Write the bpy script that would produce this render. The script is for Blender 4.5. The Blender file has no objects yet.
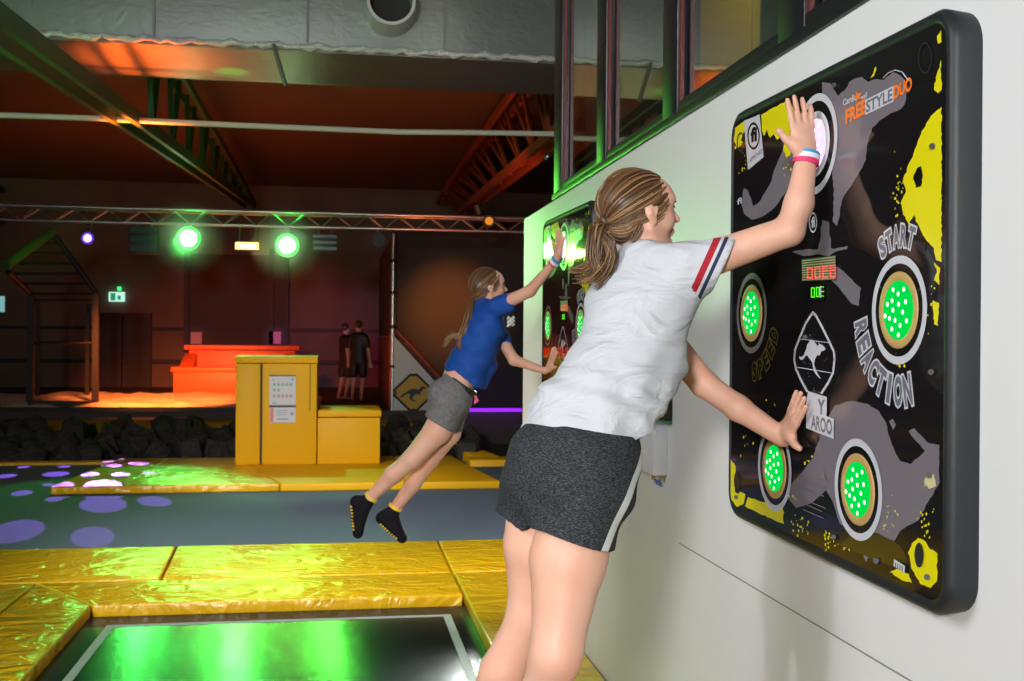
import bpy, bmesh, math, random
import numpy as np
from mathutils import Vector, Matrix, noise
from mathutils.geometry import tessellate_polygon
random.seed(7); np.random.seed(7)
SC = bpy.context.scene
COL = SC.collection
PI = math.pi
# ---------------------------------------------------------------- camera
FPX = 1100.0; TH = math.radians(9.09); RO = 0.008
CAM = Vector((0, 0, 1.54))
FW = Vector((math.sin(TH), math.cos(TH), 0))
R0 = Vector((math.cos(TH), -math.sin(TH), 0)); ZU = Vector((0, 0, 1))
RT = R0*math.cos(RO)+ZU*math.sin(RO); UPV = ZU*math.cos(RO)-R0*math.sin(RO)
cd = bpy.data.cameras.new('camera'); cam = bpy.data.objects.new('camera', cd); COL.objects.link(cam)
cd.sensor_width = 36; cd.lens = FPX/1024*36; cd.clip_end = 200; cd.clip_start = .05
mw = Matrix((RT, UPV, -FW)).transposed().to_4x4(); mw.translation = CAM; cam.matrix_world = mw
cd.dof.use_dof = True; cd.dof.focus_distance = 2.9; cd.dof.aperture_fstop = 9.0
SC.camera = cam
SC.view_settings.view_transform = 'Standard'; SC.view_settings.look = 'None'
SC.view_settings.exposure = 0.0; SC.view_settings.gamma = 1; SC.view_settings.use_curve_mapping = False
def ray(x, y): return FW+RT*((x-512)/FPX)-UPV*((y-340.5)/FPX)
def at(x, y, D): return CAM+ray(x, y)*D
def onX(x, y, X): d = ray(x, y); return CAM+d*(X/d.x)
def onY(x, y, Y): d = ray(x, y); return CAM+d*(Y/d.y)
def onZ(x, y, Z): d = ray(x, y); return CAM+d*((Z-1.54)/d.z)
# ---------------------------------------------------------------- world
w = bpy.data.worlds.new('hall_air'); SC.world = w; w.use_nodes = True
w.node_tree.nodes['Background'].inputs[0].default_value = (0.55, 0.34, 0.26, 1)
w.node_tree.nodes['Background'].inputs[1].default_value = 0.012
# ---------------------------------------------------------------- lights
SIGN = 1
def lamp(kind, name, loc, target, power, color, size=.1, angle=60, blend=.3, sizey=None):
    l = bpy.data.lights.new(name, kind); l.energy = power; l.color = color
    if kind == 'AREA':
        l.shape = 'RECTANGLE' if sizey else 'DISK'; l.size = size
        if sizey: l.size_y = sizey
    else:
        l.shadow_soft_size = size
    if kind == 'SPOT': l.spot_size = math.radians(angle); l.spot_blend = blend
    o = bpy.data.objects.new(name, l); COL.objects.link(o); o.location = loc
    o.rotation_euler = (Vector(target)-Vector(loc)).to_track_quat('-Z', 'Y').to_euler()
    return o
# photographer's softbox left of and above the camera, rim flash behind the end of the white wall
lamp('AREA', 'softbox_flash', (-2.5, 1.5, 3.3), (0.8, 3.0, 1.2), 60, (.95, .985, 1), size=1.3)
lamp('AREA', 'side_flash', (-3.7, 0.9, 2.75), (0.8, 3.0, 1.0), 48, (.97, .985, 1), size=.22)
lamp('AREA', 'fill_flash', (-2.2, -4.2, 2.9), (0.2, 6.4, 0.5), 135, (1, .98, .96), size=.9).data.spread = math.radians(80)
lamp('SPOT', 'rim_flash', (1.62, 8.4, 1.75), (0.45, 5.0, 1.5), 330, (.86, 1, .9), size=.12, angle=60)
lamp('SPOT', 'added_box_fill', (-2.6, 4.6, 4.6), (-.2, 12.6, .3), 1150, (1, .93, .8), size=.25, angle=24, blend=.6)  # added unseen spot, brightens the yellow step box
lamp('SPOT', 'added_floor_fill', (-.8, 6.4, 4.9), (.4, 8.6, 0), 800, (1, .98, .95), size=.4, angle=66, blend=.8)  # extra unseen spot put in to lift the pads and carpet
lamp('SPOT', 'back_strobe', (3.25, 17.3, 3.7), (0.25, 4.5, 1.4), 6500, (.92, 1, .93), size=.10, angle=15, blend=.2)
# beams of the truss stage lamps, mixed with added unseen spots and washes
LAMPG = [(-2.241, 17.25, 3.064), (-0.76, 17.25, 2.987)]
lamp('SPOT', 'green_beam', LAMPG[0], (-2.1, 8.6, 0), 750, (.06, 1, .10), size=.12, angle=34, blend=.25)
lamp('SPOT', 'green_beam', LAMPG[1], (0.7, 6.9, 1.0), 620, (.10, 1, .06), size=.12, angle=20, blend=.35)
lamp('SPOT', 'green_top', (-.9, 15.6, 4.0), (-.55, 13.4, 1.33), 420, (.1, 1, .35), size=.06, angle=26, blend=.3)  # unseen spot added for the green glare on the box top
lamp('AREA', 'yellow_flood', (-1.375, 17.4, 2.95), (-1.2, 12, 0.5), 5, (1, .72, .3), size=.5, sizey=.12)
lamp('SPOT', 'orange_beam', (-3.3, 18.3, 3.0), (-3.4, 23.0, .4), 4300, (1, .20, .03), size=.2, angle=48, blend=.7)
lamp('SPOT', 'red_beam', (-2.4, 18.0, 3.3), (-2.3, 26.5, .9), 1300, (1, .10, .03), size=.2, angle=42, blend=.5)
lamp('SPOT', 'duct_wash', (-2.2, 12.1, 2.9), (-1.9, 11.6, 4.4), 700, (1, .14, .015), size=.15, angle=58, blend=.8)  # no fixture here: added to give the duct its orange glow
lamp('SPOT', 'duct_green', (-1.2, 11.8, 3.6), (-1.1, 11.9, 4.4), 60, (.1, 1, .1), size=.05, angle=34, blend=1)  # no fixture either: adds the green patch of light on the duct
lamp('AREA', 'ceiling_wash', (-1.5, 19, 1.6), (-1.0, 21, 5.6), 28, (1, .34, .13), size=3)  # floating disc of light added to warm the ceiling
lamp('SPOT', 'truss_wash', (1.2, 14.5, 2.4), (2.9, 18, 4.9), 300, (1, .18, .04), size=.2, angle=80, blend=.9)  # unseen spot put in to redden the right roof truss
lamp('SPOT', 'truss_green', (-3.6, 7.0, 1.9), (-2.2, 10, 4.1), 130, (.1, 1, .12), size=.2, angle=90, blend=.9)
lamp('POINT', 'added_banner_fill', (1.5, 4.5, 4.1), (3, 5, 0), 140, (1, .9, .7), size=.1)  # unseen lamp added to brighten the banner behind the glass
lamp('SPOT', 'frame_green', (-4.4, 17.3, 2.6), (-5.35, 20.7, 3.15), 150, (.08, 1, .05), size=.05, angle=20, blend=.8)  # spot added to turn the climbing frame's top beam green
lamp('SPOT', 'net_glow', (1.9, 18.2, 2.9), (2.15, 20.8, 2.2), 700, (1, .30, .06), size=.1, angle=44, blend=1)  # unseen spot added for the orange pool on the tower cladding
lamp('SPOT', 'purple_wash', (.2, 19.5, 3.3), (0.1, 31, 1.4), 260, (.55, .12, 1), size=.1, angle=20, blend=.6)
lamp('SPOT', 'violet_wash', (-3.7, 17.4, 3.0), (-2.6, 31, 1.5), 420, (.6, .15, 1), size=.1, angle=16, blend=.6)
# dotted gobo projector: violet circles on the floor
GOBO = Vector((-3.7, 17.3, 3.03)); DOTS = [(17.6, 530, 26), (92.6, 536, 22), (103, 504, 24), (154, 501, 17), (56, 474, 13), (22, 493, 10), (6, 476, 10), (54, 499, 9), (29, 459.6, 6), (65, 459, 6), (23.5, 467, 6), (48.5, 484.6, 6), (113, 458, 13), (92, 465, 8), (114, 465.5, 8), (139, 463.5, 10), (89, 474, 10), (120.5, 474.3, 9), (63, 484.6, 11), (103, 484.6, 19), (150, 473, 8)]
gp = lamp('SPOT', 'violet_gobo_projector', GOBO, (-2.75, 10.7, 0), 4200, (.40, .16, 1), size=.01, angle=40, blend=0)
bpy.context.view_layer.update()
gl = gp.data; gl.use_nodes = True; nt = gl.node_tree; em = nt.nodes['Emission']; tc = nt.nodes.new('ShaderNodeTexCoord'); prev = None
inv = gp.matrix_world.to_3x3().inverted()
for gx, gy, gr_ in DOTS:        # the discs cut into the gobo plate
    z_ = .08 if (gx > 60 and 456 < gy < 490) else 0
    a_ = onZ(gx, gy, z_); b_ = onZ(gx+gr_, gy, z_); dv = (inv@(a_-GOBO)).normalized(); dw = (inv@(b_-GOBO)).normalized()
    vd = nt.nodes.new('ShaderNodeVectorMath'); vd.operation = 'DOT_PRODUCT'; vd.inputs[1].default_value = -dv if SIGN < 0 else dv
    nt.links.new(tc.outputs['Normal'], vd.inputs[0]); g_ = nt.nodes.new('ShaderNodeMath'); g_.operation = 'GREATER_THAN'; g_.inputs[1].default_value = dv.dot(dw)
    nt.links.new(vd.outputs['Value'], g_.inputs[0])
    if prev is None: prev = g_.outputs[0]
    else:
        mx_ = nt.nodes.new('ShaderNodeMath'); mx_.operation = 'MAXIMUM'; nt.links.new(prev, mx_.inputs[0]); nt.links.new(g_.outputs[0], mx_.inputs[1]); prev = mx_.outputs[0]
nt.links.new(prev, em.inputs['Strength'])

# ---------------------------------------------------------------- materials
def pbr(name, col, rough=.6, metal=0.0, spec=.5, emit=None, es=0, coat=0, bump=None, trans=0, aniso=0, alpha=1):
    m = bpy.data.materials.new(name); m.use_nodes = True; b = m.node_tree.nodes['Principled BSDF']
    b.inputs['Base Color'].default_value = (*col, 1); b.inputs['Roughness'].default_value = rough
    b.inputs['Metallic'].default_value = metal; b.inputs['Specular IOR Level'].default_value = spec
    b.inputs['Coat Weight'].default_value = coat; b.inputs['Coat Roughness'].default_value = .04
    b.inputs['Anisotropic'].default_value = aniso
    if emit: b.inputs['Emission Color'].default_value = (*emit, 1); b.inputs['Emission Strength'].default_value = es
    if bump: add_bump(m, *bump)
    return m
def nodes(m): return m.node_tree, m.node_tree.nodes, m.node_tree.links, m.node_tree.nodes['Principled BSDF']
def add_bump(m, kind, scale, strength, dist=.01, stretch=(1, 1, 1), distort=0, detail=3):
    nt, N, L, b = nodes(m)
    tc = N.new('ShaderNodeTexCoord'); mp = N.new('ShaderNodeMapping'); mp.inputs['Scale'].default_value = stretch
    L.new(tc.outputs['Object'], mp.inputs[0])
    if kind == 'noise':
        t = N.new('ShaderNodeTexNoise'); t.inputs['Scale'].default_value = scale; t.inputs['Detail'].default_value = detail; t.inputs['Distortion'].default_value = distort; out = t.outputs['Fac']
    elif kind == 'wave':
        t = N.new('ShaderNodeTexWave'); t.inputs['Scale'].default_value = scale; t.inputs['Distortion'].default_value = distort; out = t.outputs['Fac']
    L.new(mp.outputs[0], t.inputs[0])
    bp = N.new('ShaderNodeBump'); bp.inputs['Strength'].default_value = strength; bp.inputs['Distance'].default_value = dist
    L.new(out, bp.inputs['Height']); 
    if b.inputs['Normal'].is_linked:
        prev = b.inputs['Normal'].links[0].from_socket; L.new(prev, bp.inputs['Normal'])
    L.new(bp.outputs[0], b.inputs['Normal'])
def mottle(m, c1, c2, scale, stretch=(1, 1, 1), detail=4, lo=.35, hi=.65, distort=0):
    nt, N, L, b = nodes(m)
    tc = N.new('ShaderNodeTexCoord'); mp = N.new('ShaderNodeMapping'); mp.inputs['Scale'].default_value = stretch
    t = N.new('ShaderNodeTexNoise'); t.inputs['Scale'].default_value = scale; t.inputs['Detail'].default_value = detail; t.inputs['Distortion'].default_value = distort
    r = N.new('ShaderNodeValToRGB'); r.color_ramp.elements[0].position = lo; r.color_ramp.elements[1].position = hi
    r.color_ramp.elements[0].color = (*c1, 1); r.color_ramp.elements[1].color = (*c2, 1)
    L.new(tc.outputs['Object'], mp.inputs[0]); L.new(mp.outputs[0], t.inputs[0]); L.new(t.outputs['Fac'], r.inputs[0]); L.new(r.outputs[0], b.inputs['Base Color'])
    return m
def emis(name, col, s):
    m = bpy.data.materials.new(name); m.use_nodes = True; N = m.node_tree.nodes; N.clear()
    e = N.new('ShaderNodeEmission'); e.inputs[0].default_value = (*col, 1); e.inputs[1].default_value = s
    o = N.new('ShaderNodeOutputMaterial'); m.node_tree.links.new(e.outputs[0], o.inputs[0]); return m
M = {}
M['wall'] = pbr('white_wall_panel', (.75, .765, .77), .45, bump=('noise', 60, .03))
M['vinyl'] = pbr('yellow_vinyl', (.86, .49, .006), .26, spec=.75)
add_bump(M['vinyl'], 'noise', 2.2, 1.0, .05, (1, 1.8, 1), 2.2, 3)
add_bump(M['vinyl'], 'noise', 5, .35, .02, (1.6, .7, 1), 2.5, 2)
add_bump(M['vinyl'], 'noise', 60, .05, .003)
M['vinyl_flat'] = pbr('yellow_vinyl_taut', (.82, .44, .003), .5, spec=.25, bump=('noise', 5, .12, .01))
M['piping'] = pbr('lime_piping', (.62, .68, .03), .4)
M['carpet'] = mottle(pbr('blue_grey_carpet', (.06, .08, .11), .93, spec=.15), (.105, .14, .19), (.15, .19, .25), 260)
add_bump(M['carpet'], 'noise', 300, .5, .004)
M['bed'] = pbr('black_woven_bed', (.012, .018, .023), .2, spec=.06, bump=('noise', 7, .04, .01))
add_bump(M['bed'], 'wave', 160, .12, .002)
M['tape'] = pbr('pale_grey_tape', (.42, .45, .46), .6)
M['ceiling'] = pbr('corrugated_brown_sheet', (.16, .11, .09), .65, bump=('wave', 2.0, 1.0, .06, (0, 3.4, 0)))
M['backwall'] = mottle(pbr('corrugated_dark_sheet', (.13, .10, .08), .7), (.15, .11, .08), (.21, .15, .11), .6, (1, 1, 1))
add_bump(M['backwall'], 'wave', 2.2, .7, .05, (0, 0, 3))
M['black'] = pbr('black_paint', (.012, .012, .013), .55)
M['blacksheet'] = pbr('black_net_sheet', (.03, .022, .02), .7, bump=('wave', 9, .4, .01, (1, 0, 0)))
M['darkbrown'] = pbr('dark_brown_shutter', (.045, .032, .022), .6, bump=('wave', 3, .5, .03, (0, 0, 3)))
M['alu'] = pbr('dull_aluminium', (.55, .57, .60), .35, 1.0)
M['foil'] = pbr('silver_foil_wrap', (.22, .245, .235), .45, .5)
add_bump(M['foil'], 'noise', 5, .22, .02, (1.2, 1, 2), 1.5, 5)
M['foil_under'] = pbr('silver_foil_shaded', (.22, .19, .18), .36, .4)  # darker, warmer copy of the foil: underside shade put into the colour
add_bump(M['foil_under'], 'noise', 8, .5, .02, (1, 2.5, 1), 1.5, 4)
M['foil_bright'] = pbr('crumpled_foil_seam', (.9, .92, .94), .35, .3)
add_bump(M['foil_bright'], 'noise', 22, 1.0, .03, (1, 1, 1), 2, 6)
M['green_steel'] = pbr('steel_with_green_light', (.05, .13, .05), .5)  # green lamplight is put into the steel's base colour
M['red_steel'] = pbr('steel_with_red_light', (.30, .07, .025), .5)  # red light falling on the truss is mixed into its colour
M['pipe'] = pbr('off_white_pipe', (.62, .60, .52), .5)
M['rubber'] = pbr('black_rubber_frame', (.011, .015, .018), .5, bump=('noise', 120, .25, .002))
M['frame'] = pbr('charcoal_window_frame', (.010, .012, .015), .4)
M['frame_red'] = pbr('dark_red_window_bar', (.10, .014, .018), .4)
M['foam'] = mottle(pbr('charcoal_foam', (.05, .046, .043), .95, spec=.1), (.035, .032, .03), (.065, .058, .052), 20)
M['orange'] = pbr('vinyl_with_red_light', (.78, .16, .05), .45)  # colour of the vault pads carries the red light on them
M['airbag'] = pbr('pale_airbag_fabric', (.85, .70, .60), .55)
M['whitepaint'] = pbr('white_board', (.78, .78, .76), .5)
def T(name, label, cat, loc=(0, 0, 0), group=None, kind=None):
    o = bpy.data.objects.new(name, None); COL.objects.link(o); o.location = loc; o.empty_display_size = .1
    o['label'] = label; o['category'] = cat
    if group: o['group'] = group
    return o
def tag(o, label, cat, group=None, kind=None):
    if label: o['label'] = label
    if cat: o['category'] = cat
    if group: o['group'] = group
    if kind: o['kind'] = kind
    return o
class MB:
    def __init__(s): s.v = []; s.f = []
    def quad(s, a, b, c, d): n = len(s.v); s.v += [tuple(a), tuple(b), tuple(c), tuple(d)]; s.f.append((n, n+1, n+2, n+3)); return s
    def poly(s, pts): n = len(s.v); s.v += [tuple(p) for p in pts]; s.f.append(tuple(range(n, n+len(pts)))); return s
    def tri(s, pts):
        n = len(s.v); s.v += [tuple(p) for p in pts]
        for t in tessellate_polygon([[Vector(p) for p in pts]]): s.f.append(tuple(n+i for i in t))
        return s
    def box(s, a, b):
        x0, y0, z0 = a; x1, y1, z1 = b; n = len(s.v)
        s.v += [(x, y, z) for z in (z0, z1) for y in (y0, y1) for x in (x0, x1)]
        for f in ((0, 2, 3, 1), (4, 5, 7, 6), (0, 1, 5, 4), (2, 6, 7, 3), (0, 4, 6, 2), (1, 3, 7, 5)): s.f.append(tuple(n+i for i in f))
        return s
    def prism(s, bot, top):
        n = len(s.v); k = len(bot); s.v += [tuple(p) for p in bot]+[tuple(p) for p in top]
        s.f.append(tuple(n+i for i in reversed(range(k)))); s.f.append(tuple(n+k+i for i in range(k)))
        for i in range(k): j = (i+1) % k; s.f.append((n+i, n+j, n+k+j, n+k+i))
        return s
    def tube(s, pts, rad, n=8, cap=True, flat=1.0):
        pts = [Vector(p) for p in pts]; k = len(pts); base = len(s.v)
        rads = rad if isinstance(rad, (list, tuple)) else [rad]*k
        up = None
        for i, p in enumerate(pts):
            d = (pts[min(i+1, k-1)]-pts[max(i-1, 0)]).normalized()
            if up is None: up = Vector((0, 0, 1)) if abs(d.z) < .9 else Vector((1, 0, 0))
            sx = d.cross(up).normalized(); up = sx.cross(d).normalized()
            for j in range(n):
                a = 2*PI*j/n; q = p+sx*(math.cos(a)*rads[i])+up*(math.sin(a)*rads[i]*flat); s.v.append(tuple(q))
        for i in range(k-1):
            for j in range(n):
                a = base+i*n+j; b_ = base+i*n+(j+1) % n; s.f.append((a, b_, b_+n, a+n))
        if cap: s.f.append(tuple(base+j for j in reversed(range(n)))); s.f.append(tuple(base+(k-1)*n+j for j in range(n)))
        return s
    def disc(s, c, u, v, r, n=32, r2=0, ru=None):
        c = Vector(c); u = Vector(u); v = Vector(v); b0 = len(s.v)
        if r2 <= 0:
            s.v += [tuple(c+u*(r*math.cos(2*PI*i/n))+v*(r*math.sin(2*PI*i/n))) for i in range(n)]; s.f.append(tuple(range(b0, b0+n)))
        else:
            for i in range(n):
                a = 2*PI*i/n; e = u*math.cos(a)+v*math.sin(a); s.v += [tuple(c+e*r), tuple(c+e*r2)]
            for i in range(n): j = (i+1) % n; s.f.append((b0+2*i, b0+2*j, b0+2*j+1, b0+2*i+1))
        return s
    def build(s, name, mat, parent=None, smooth=False, bevel=0, seg=2, off=(0, 0, 0), autos=None):
        me = bpy.data.meshes.new(name); O = Vector(off)
        if off != (0, 0, 0): s.v = [tuple(Vector(p)-O) for p in s.v]
        me.from_pydata(s.v, [], s.f); me.update()
        bm = bmesh.new(); bm.from_mesh(me)
        if smooth != 'split': bmesh.ops.recalc_face_normals(bm, faces=bm.faces)
        if bevel: bmesh.ops.bevel(bm, geom=list(bm.edges), offset=bevel, segments=seg, affect='EDGES', profile=.5, clamp_overlap=True)
        bm.to_mesh(me); bm.free()
        if smooth or bevel:
            me.polygons.foreach_set('use_smooth', [True]*len(me.polygons))
            if not smooth or autos:
                try: me.set_sharp_from_angle(angle=math.radians(autos or 40))
                except Exception: pass
        for m_ in (mat if isinstance(mat, (list, tuple)) else [mat]): me.materials.append(m_)
        o = bpy.data.objects.new(name, me); COL.objects.link(o); o.parent = parent
        if off != (0, 0, 0) and parent is None: o.location = O
        return o
def S(name, mb, mat, label=None, parent=None, **k):
    o = mb.build(name, mat, parent, **k)
    if parent is None: o['kind'] = 'structure'
    if label: o['label'] = label
    return o
def text_mesh(s, font_bold=0.0, shear=0):
    c = bpy.data.curves.new('txt', 'FONT'); c.body = s; c.size = 1; c.offset = font_bold; c.shear = shear; c.resolution_u = 3
    o = bpy.data.objects.new('txt', c); COL.objects.link(o); bpy.context.view_layer.update()
    dg = bpy.context.evaluated_depsgraph_get(); me = bpy.data.meshes.new_from_object(o.evaluated_get(dg))
    v = np.array([p.co[:2] for p in me.vertices]) if len(me.vertices) else np.zeros((0, 2)); f = [tuple(p.vertices) for p in me.polygons]
    bpy.data.objects.remove(o); bpy.data.curves.remove(c); bpy.data.meshes.remove(me)
    return v, f
_tc = {}
def text_norm(s, bold=0.0):
    """text scaled to the unit box"""
    if (s, bold) not in _tc:
        v, f = text_mesh(s, bold)
        if len(v): v = (v-v.min(0))/(v.max(0)-v.min(0)+1e-9)
        _tc[(s, bold)] = (v, f)
    return _tc[(s, bold)]
def put_text(mb, s, org, u, v, bold=0.0):
    """unit-box text at org with full width vector u and full height vector v"""
    tv, tf = text_norm(s, bold); n = len(mb.v); org = Vector(org); u = Vector(u); v = Vector(v)
    mb.v += [tuple(org+u*float(p[0])+v*float(p[1])) for p in tv]; mb.f += [tuple(n+i for i in f) for f in tf]
# ================================================================ the hall
WX = 1.24          # face of the white wall
S('floor', MB().box((-14, -3, -.9), (9, 13.9, -.8)).box((-14, 8.42, -.8), (9, 13.9, 0)).box((-14, -3, -.8), (-4.4, 8.42, 0)), M['carpet'])
S('wall_right', MB().box((WX, -1.5, -.8), (1.42, 7.27, 2.352)), M['wall'])
S('trim_1', MB().box((WX-.003, 2.0, .806), (WX+.001, 3.85, .809)), pbr('panel_joint', (.25, .26, .2), .6), 'thin dark joint line in white wall panel')
S('ceiling', MB().box((-14, -3, 5.75), (12, 31.2, 5.85)), M['ceiling'])
S('wall_back', MB().box((-14, 31, -.9), (12, 31.2, 5.8)), M['backwall'])
S('floor_raised', MB().box((-14, 20.8, -.9), (12, 31, .2)), pbr('raised_floor_dark', (.06, .035, .03), .6))
S('floor_pit', MB().box((-14, 13.9, -1.2), (12, 20.8, -.9)), M['black'])
S('trim_2', MB().box((-14, 30.85, .85), (12, 31, .95)).box((-14, 30.85, 1.75), (12, 31, 1.83)), M['black'], 'dark horizontal rails on back wall')
# shutters and door on the back wall
t = T('door_1', 'wide dark shutter door in back wall under the green lamps', 'door', (-2.7, 30.9, 0)); t['kind'] = 'structure'
MB().box((-3.95, 30.8, .2), (-1.4, 30.95, 3.82)).build('shutter', M['darkbrown'], t, off=(-2.7, 30.9, 0))
m = MB()
for x in (-4.0, -1.75, -1.35): m.box((x-.06, 30.7, .2), (x+.06, 30.85, 4.0))
m.build('door_frame', M['black'], t, off=(-2.7, 30.9, 0))
t = T('door_2', 'black double door below the exit sign', 'door', (-5.65, 30.9, 0)); t['kind'] = 'structure'
MB().box((-6.4, 30.8, .2), (-5.68, 30.95, 2.2)).build('door_leaf', M['black'], t, off=(-5.65, 30.9, 0))
MB().box((-5.64, 30.8, .2), (-4.92, 30.95, 2.2)).build('door_leaf', M['black'], t, off=(-5.65, 30.9, 0))
# ---- window strip on top of the white wall
gl = bpy.data.materials.new('reflective_glass'); gl.use_nodes = True; N = gl.node_tree.nodes; L = gl.node_tree.links; N.clear()
o_ = N.new('ShaderNodeOutputMaterial'); mx = N.new('ShaderNodeMixShader'); tr = N.new('ShaderNodeBsdfTransparent'); gs = N.new('ShaderNodeBsdfGlossy'); fr = N.new('ShaderNodeLayerWeight'); pw = N.new('ShaderNodeMath'); pw.operation = 'POWER'; pw.inputs[1].default_value = 1.6
fr.inputs['Blend'].default_value = .5; L.new(fr.outputs['Facing'], pw.inputs[0]); gs.inputs['Roughness'].default_value = 0.0; tr.inputs[0].default_value = (.8, .84, .84, 1)
L.new(pw.outputs[0], mx.inputs[0]); L.new(tr.outputs[0], mx.inputs[1]); L.new(gs.outputs[0], mx.inputs[2]); L.new(mx.outputs[0], o_.inputs[0]); M['glass'] = gl
ZB, ZT = 2.352, 4.3
posts = [6.2, 5.14, 4.05, 2.93, 1.7]
t = T('window_1', 'charcoal framed window strip above the white wall', 'window', (WX, 6.2, ZB)); t['kind'] = 'structure'
off = (WX, 6.2, ZB)
MB().box((WX-.012, .3, ZB), (1.4, 6.26, ZB+.034)).build('window_sill', M['frame'], t, off=off, bevel=.003)
MB().box((WX, .3, ZB+.034), (1.38, 6.24, ZB+.075)).build('window_frame', M['frame'], t, off=off, bevel=.003)
for i, y in enumerate(posts):
    wd = .17 if i == 0 else .13
    MB().box((WX-.004, y-wd, ZB+.03), (WX+.05, y+.05, ZT)).build('mullion', M['frame'], t, off=off, bevel=.004)
    MB().box((WX+.004, y-wd-.018, ZB+.05), (WX+.018, y-wd, ZT)).build('red_bar', M['frame_red'], t, off=off)
for a, b in zip(posts[:-1], posts[1:]):
    MB().box((WX+.03, b+.05, ZB+.07), (WX+.036, a-.15, ZT)).build('pane', M['glass'], t, off=off)
# room behind the glass
S('wall_room', MB().box((4.6, .2, 2.2), (4.7, 6.3, 4.4)).box((1.42, .1, 2.2), (4.7, .2, 4.4)).box((1.42, 6.24, 2.2), (4.7, 6.3, 4.4)).box((1.42, .1, 2.25), (4.7, 6.3, 2.35)), M['black'])
bn = S_ = MB().box((1.9, 4.86, 2.36), (1.93, 5.62, 4.2)).build('hanging_banner', pbr('mustard_cloth', (.55, .36, .02), .8, emit=(.5, .3, .02), es=0.0), None)
tag(bn, 'mustard yellow banner hanging behind the window glass', 'banner')
MB().box((1.885, 5.02, 3.34), (1.899, 5.28, 4.0)).build('dark_patch', M['black'], bn)
# ---------------------------------------------------------------- trampoline and pads
t = T('trampoline', 'dark trampoline bed with pale tape lines in the yellow padding', 'trampoline', (-.3, 4.6, -.07))
off = (-.3, 4.6, -.07)
MB().box((-1.42, .4, -.085), (.84, 6.64, -.07)).build('bed', M['bed'], t, off=off)
MB().box((-1.25, 6.385, -.0702), (.675, 6.42, -.0665)).build('tape_line', M['tape'], t, off=off)
MB().box((-1.25, 1.0, -.0702), (-1.205, 6.385, -.0665)).build('tape_line', M['tape'], t, off=off)
MB().box((.63, 1.0, -.0702), (.675, 6.385, -.0665)).build('tape_line', M['tape'], t, off=off)
def pad(name, pts, z0, z1, label, mat='vinyl', group=None, pipe=None, cat='pad', bev=.012):
    c = Vector((sum(p[0] for p in pts)/len(pts), sum(p[1] for p in pts)/len(pts), z0))
    root = T(name, label, cat, c, group)
    MB().prism([(x, y, z0) for x, y in pts], [(x, y, z1) for x, y in pts]).build('pad_cover', M[mat], root, off=tuple(c), bevel=bev, seg=3)
    if pipe:
        for a, b in pipe: MB().tube([(*a, z1-.002), (*b, z1-.002)], .006, 6).build('piping', M['piping'], root, off=tuple(c))
    return root
G = 'yellow vinyl pads around the trampoline'
pad('frame_pad', [(-1.38, .8), (-1.38, 6.62), (-1.83, 7.26), (-1.83, .8)], -.075, 0, 'long yellow pad along left edge of the trampoline bed', group=G, pipe=[((-1.385, .85), (-1.385, 6.6)), ((-1.4, 6.66), (-1.82, 7.24))])
pad('frame_pad', [(-1.37, 6.62), (.77, 6.62), (.77, 7.26), (-1.82, 7.26)], -.075, 0, 'yellow pad along far edge of trampoline bed with green glare', group=G)
pad('frame_pad', [(.785, .8), (1.225, .8), (1.225, 7.26), (.785, 7.26)], -.075, 0, 'wrinkled yellow pad between trampoline and white wall', group=G, pipe=[((.79, .85), (.79, 7.24))])
pad('frame_pad', [(-1.845, .8), (-1.845, 7.26), (-2.3, 7.26), (-2.3, .8)], -.075, 0, 'outer yellow pad at the left frame edge', group=G, pipe=[((-1.85, .85), (-1.85, 7.24))])
pad('frame_pad', [(-4.4, 7.275), (-2.62, 7.275), (-2.62, 8.42), (-4.4, 8.42)], -.075, .002, 'yellow floor pad farthest left before the carpet', group=G)
pad('frame_pad', [(-2.605, 7.275), (-1.10, 7.275), (-1.16, 8.42), (-2.605, 8.42)], -.075, .002, 'creased yellow floor pad left of the pad seam', group=G)
pad('frame_pad', [(-1.085, 7.275), (.765, 7.275), (.775, 8.42), (-1.145, 8.42)], -.075, .002, 'yellow floor pad beneath the girl in blue, glaring green', group=G)
pad('frame_pad', [(.78, 7.275), (2.6, 7.275), (2.6, 8.42), (.79, 8.42)], -.075, .002, 'yellow floor pad right of the seam with white glare', group=G)
S('floor_frame', MB().box((-4.4, -3, -.8), (-1.42, 8.42, -.09)).box((-1.42, 6.64, -.8), (3, 8.42, -.09)).box((.84, -3, -.8), (1.24, 7.2, -.09)), M['black'])
# the adjoining left trampoline shows only its pad; the platform with the yellow steps
pad('landing_platform', [(-2.74, 11.3), (-.55, 11.3), (-1.15, 13.85), (-2.36-.2, 13.85)], 0, .08, 'low yellow mat with violet dots at platform left end', group='low yellow mats under the step box', cat='mat', bev=.015, pipe=[((-2.05, 11.32), (-2.0, 13.8))])
pad('landing_platform', [(-.54, 11.3), (.72, 11.3), (.72, 13.85), (-1.14, 13.85)], 0, .08, 'low yellow mat directly under the yellow step box', 'vinyl_flat', group='low yellow mats under the step box', cat='mat', bev=.015)
pad('landing_platform', [(.73, 11.3), (1.70, 11.3), (1.52, 13.0), (1.45, 13.85), (.73, 13.85)], 0, .08, 'low yellow mat behind the legs of the girl in blue', 'vinyl_flat', group='low yellow mats under the step box', cat='mat', bev=.015)
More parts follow.
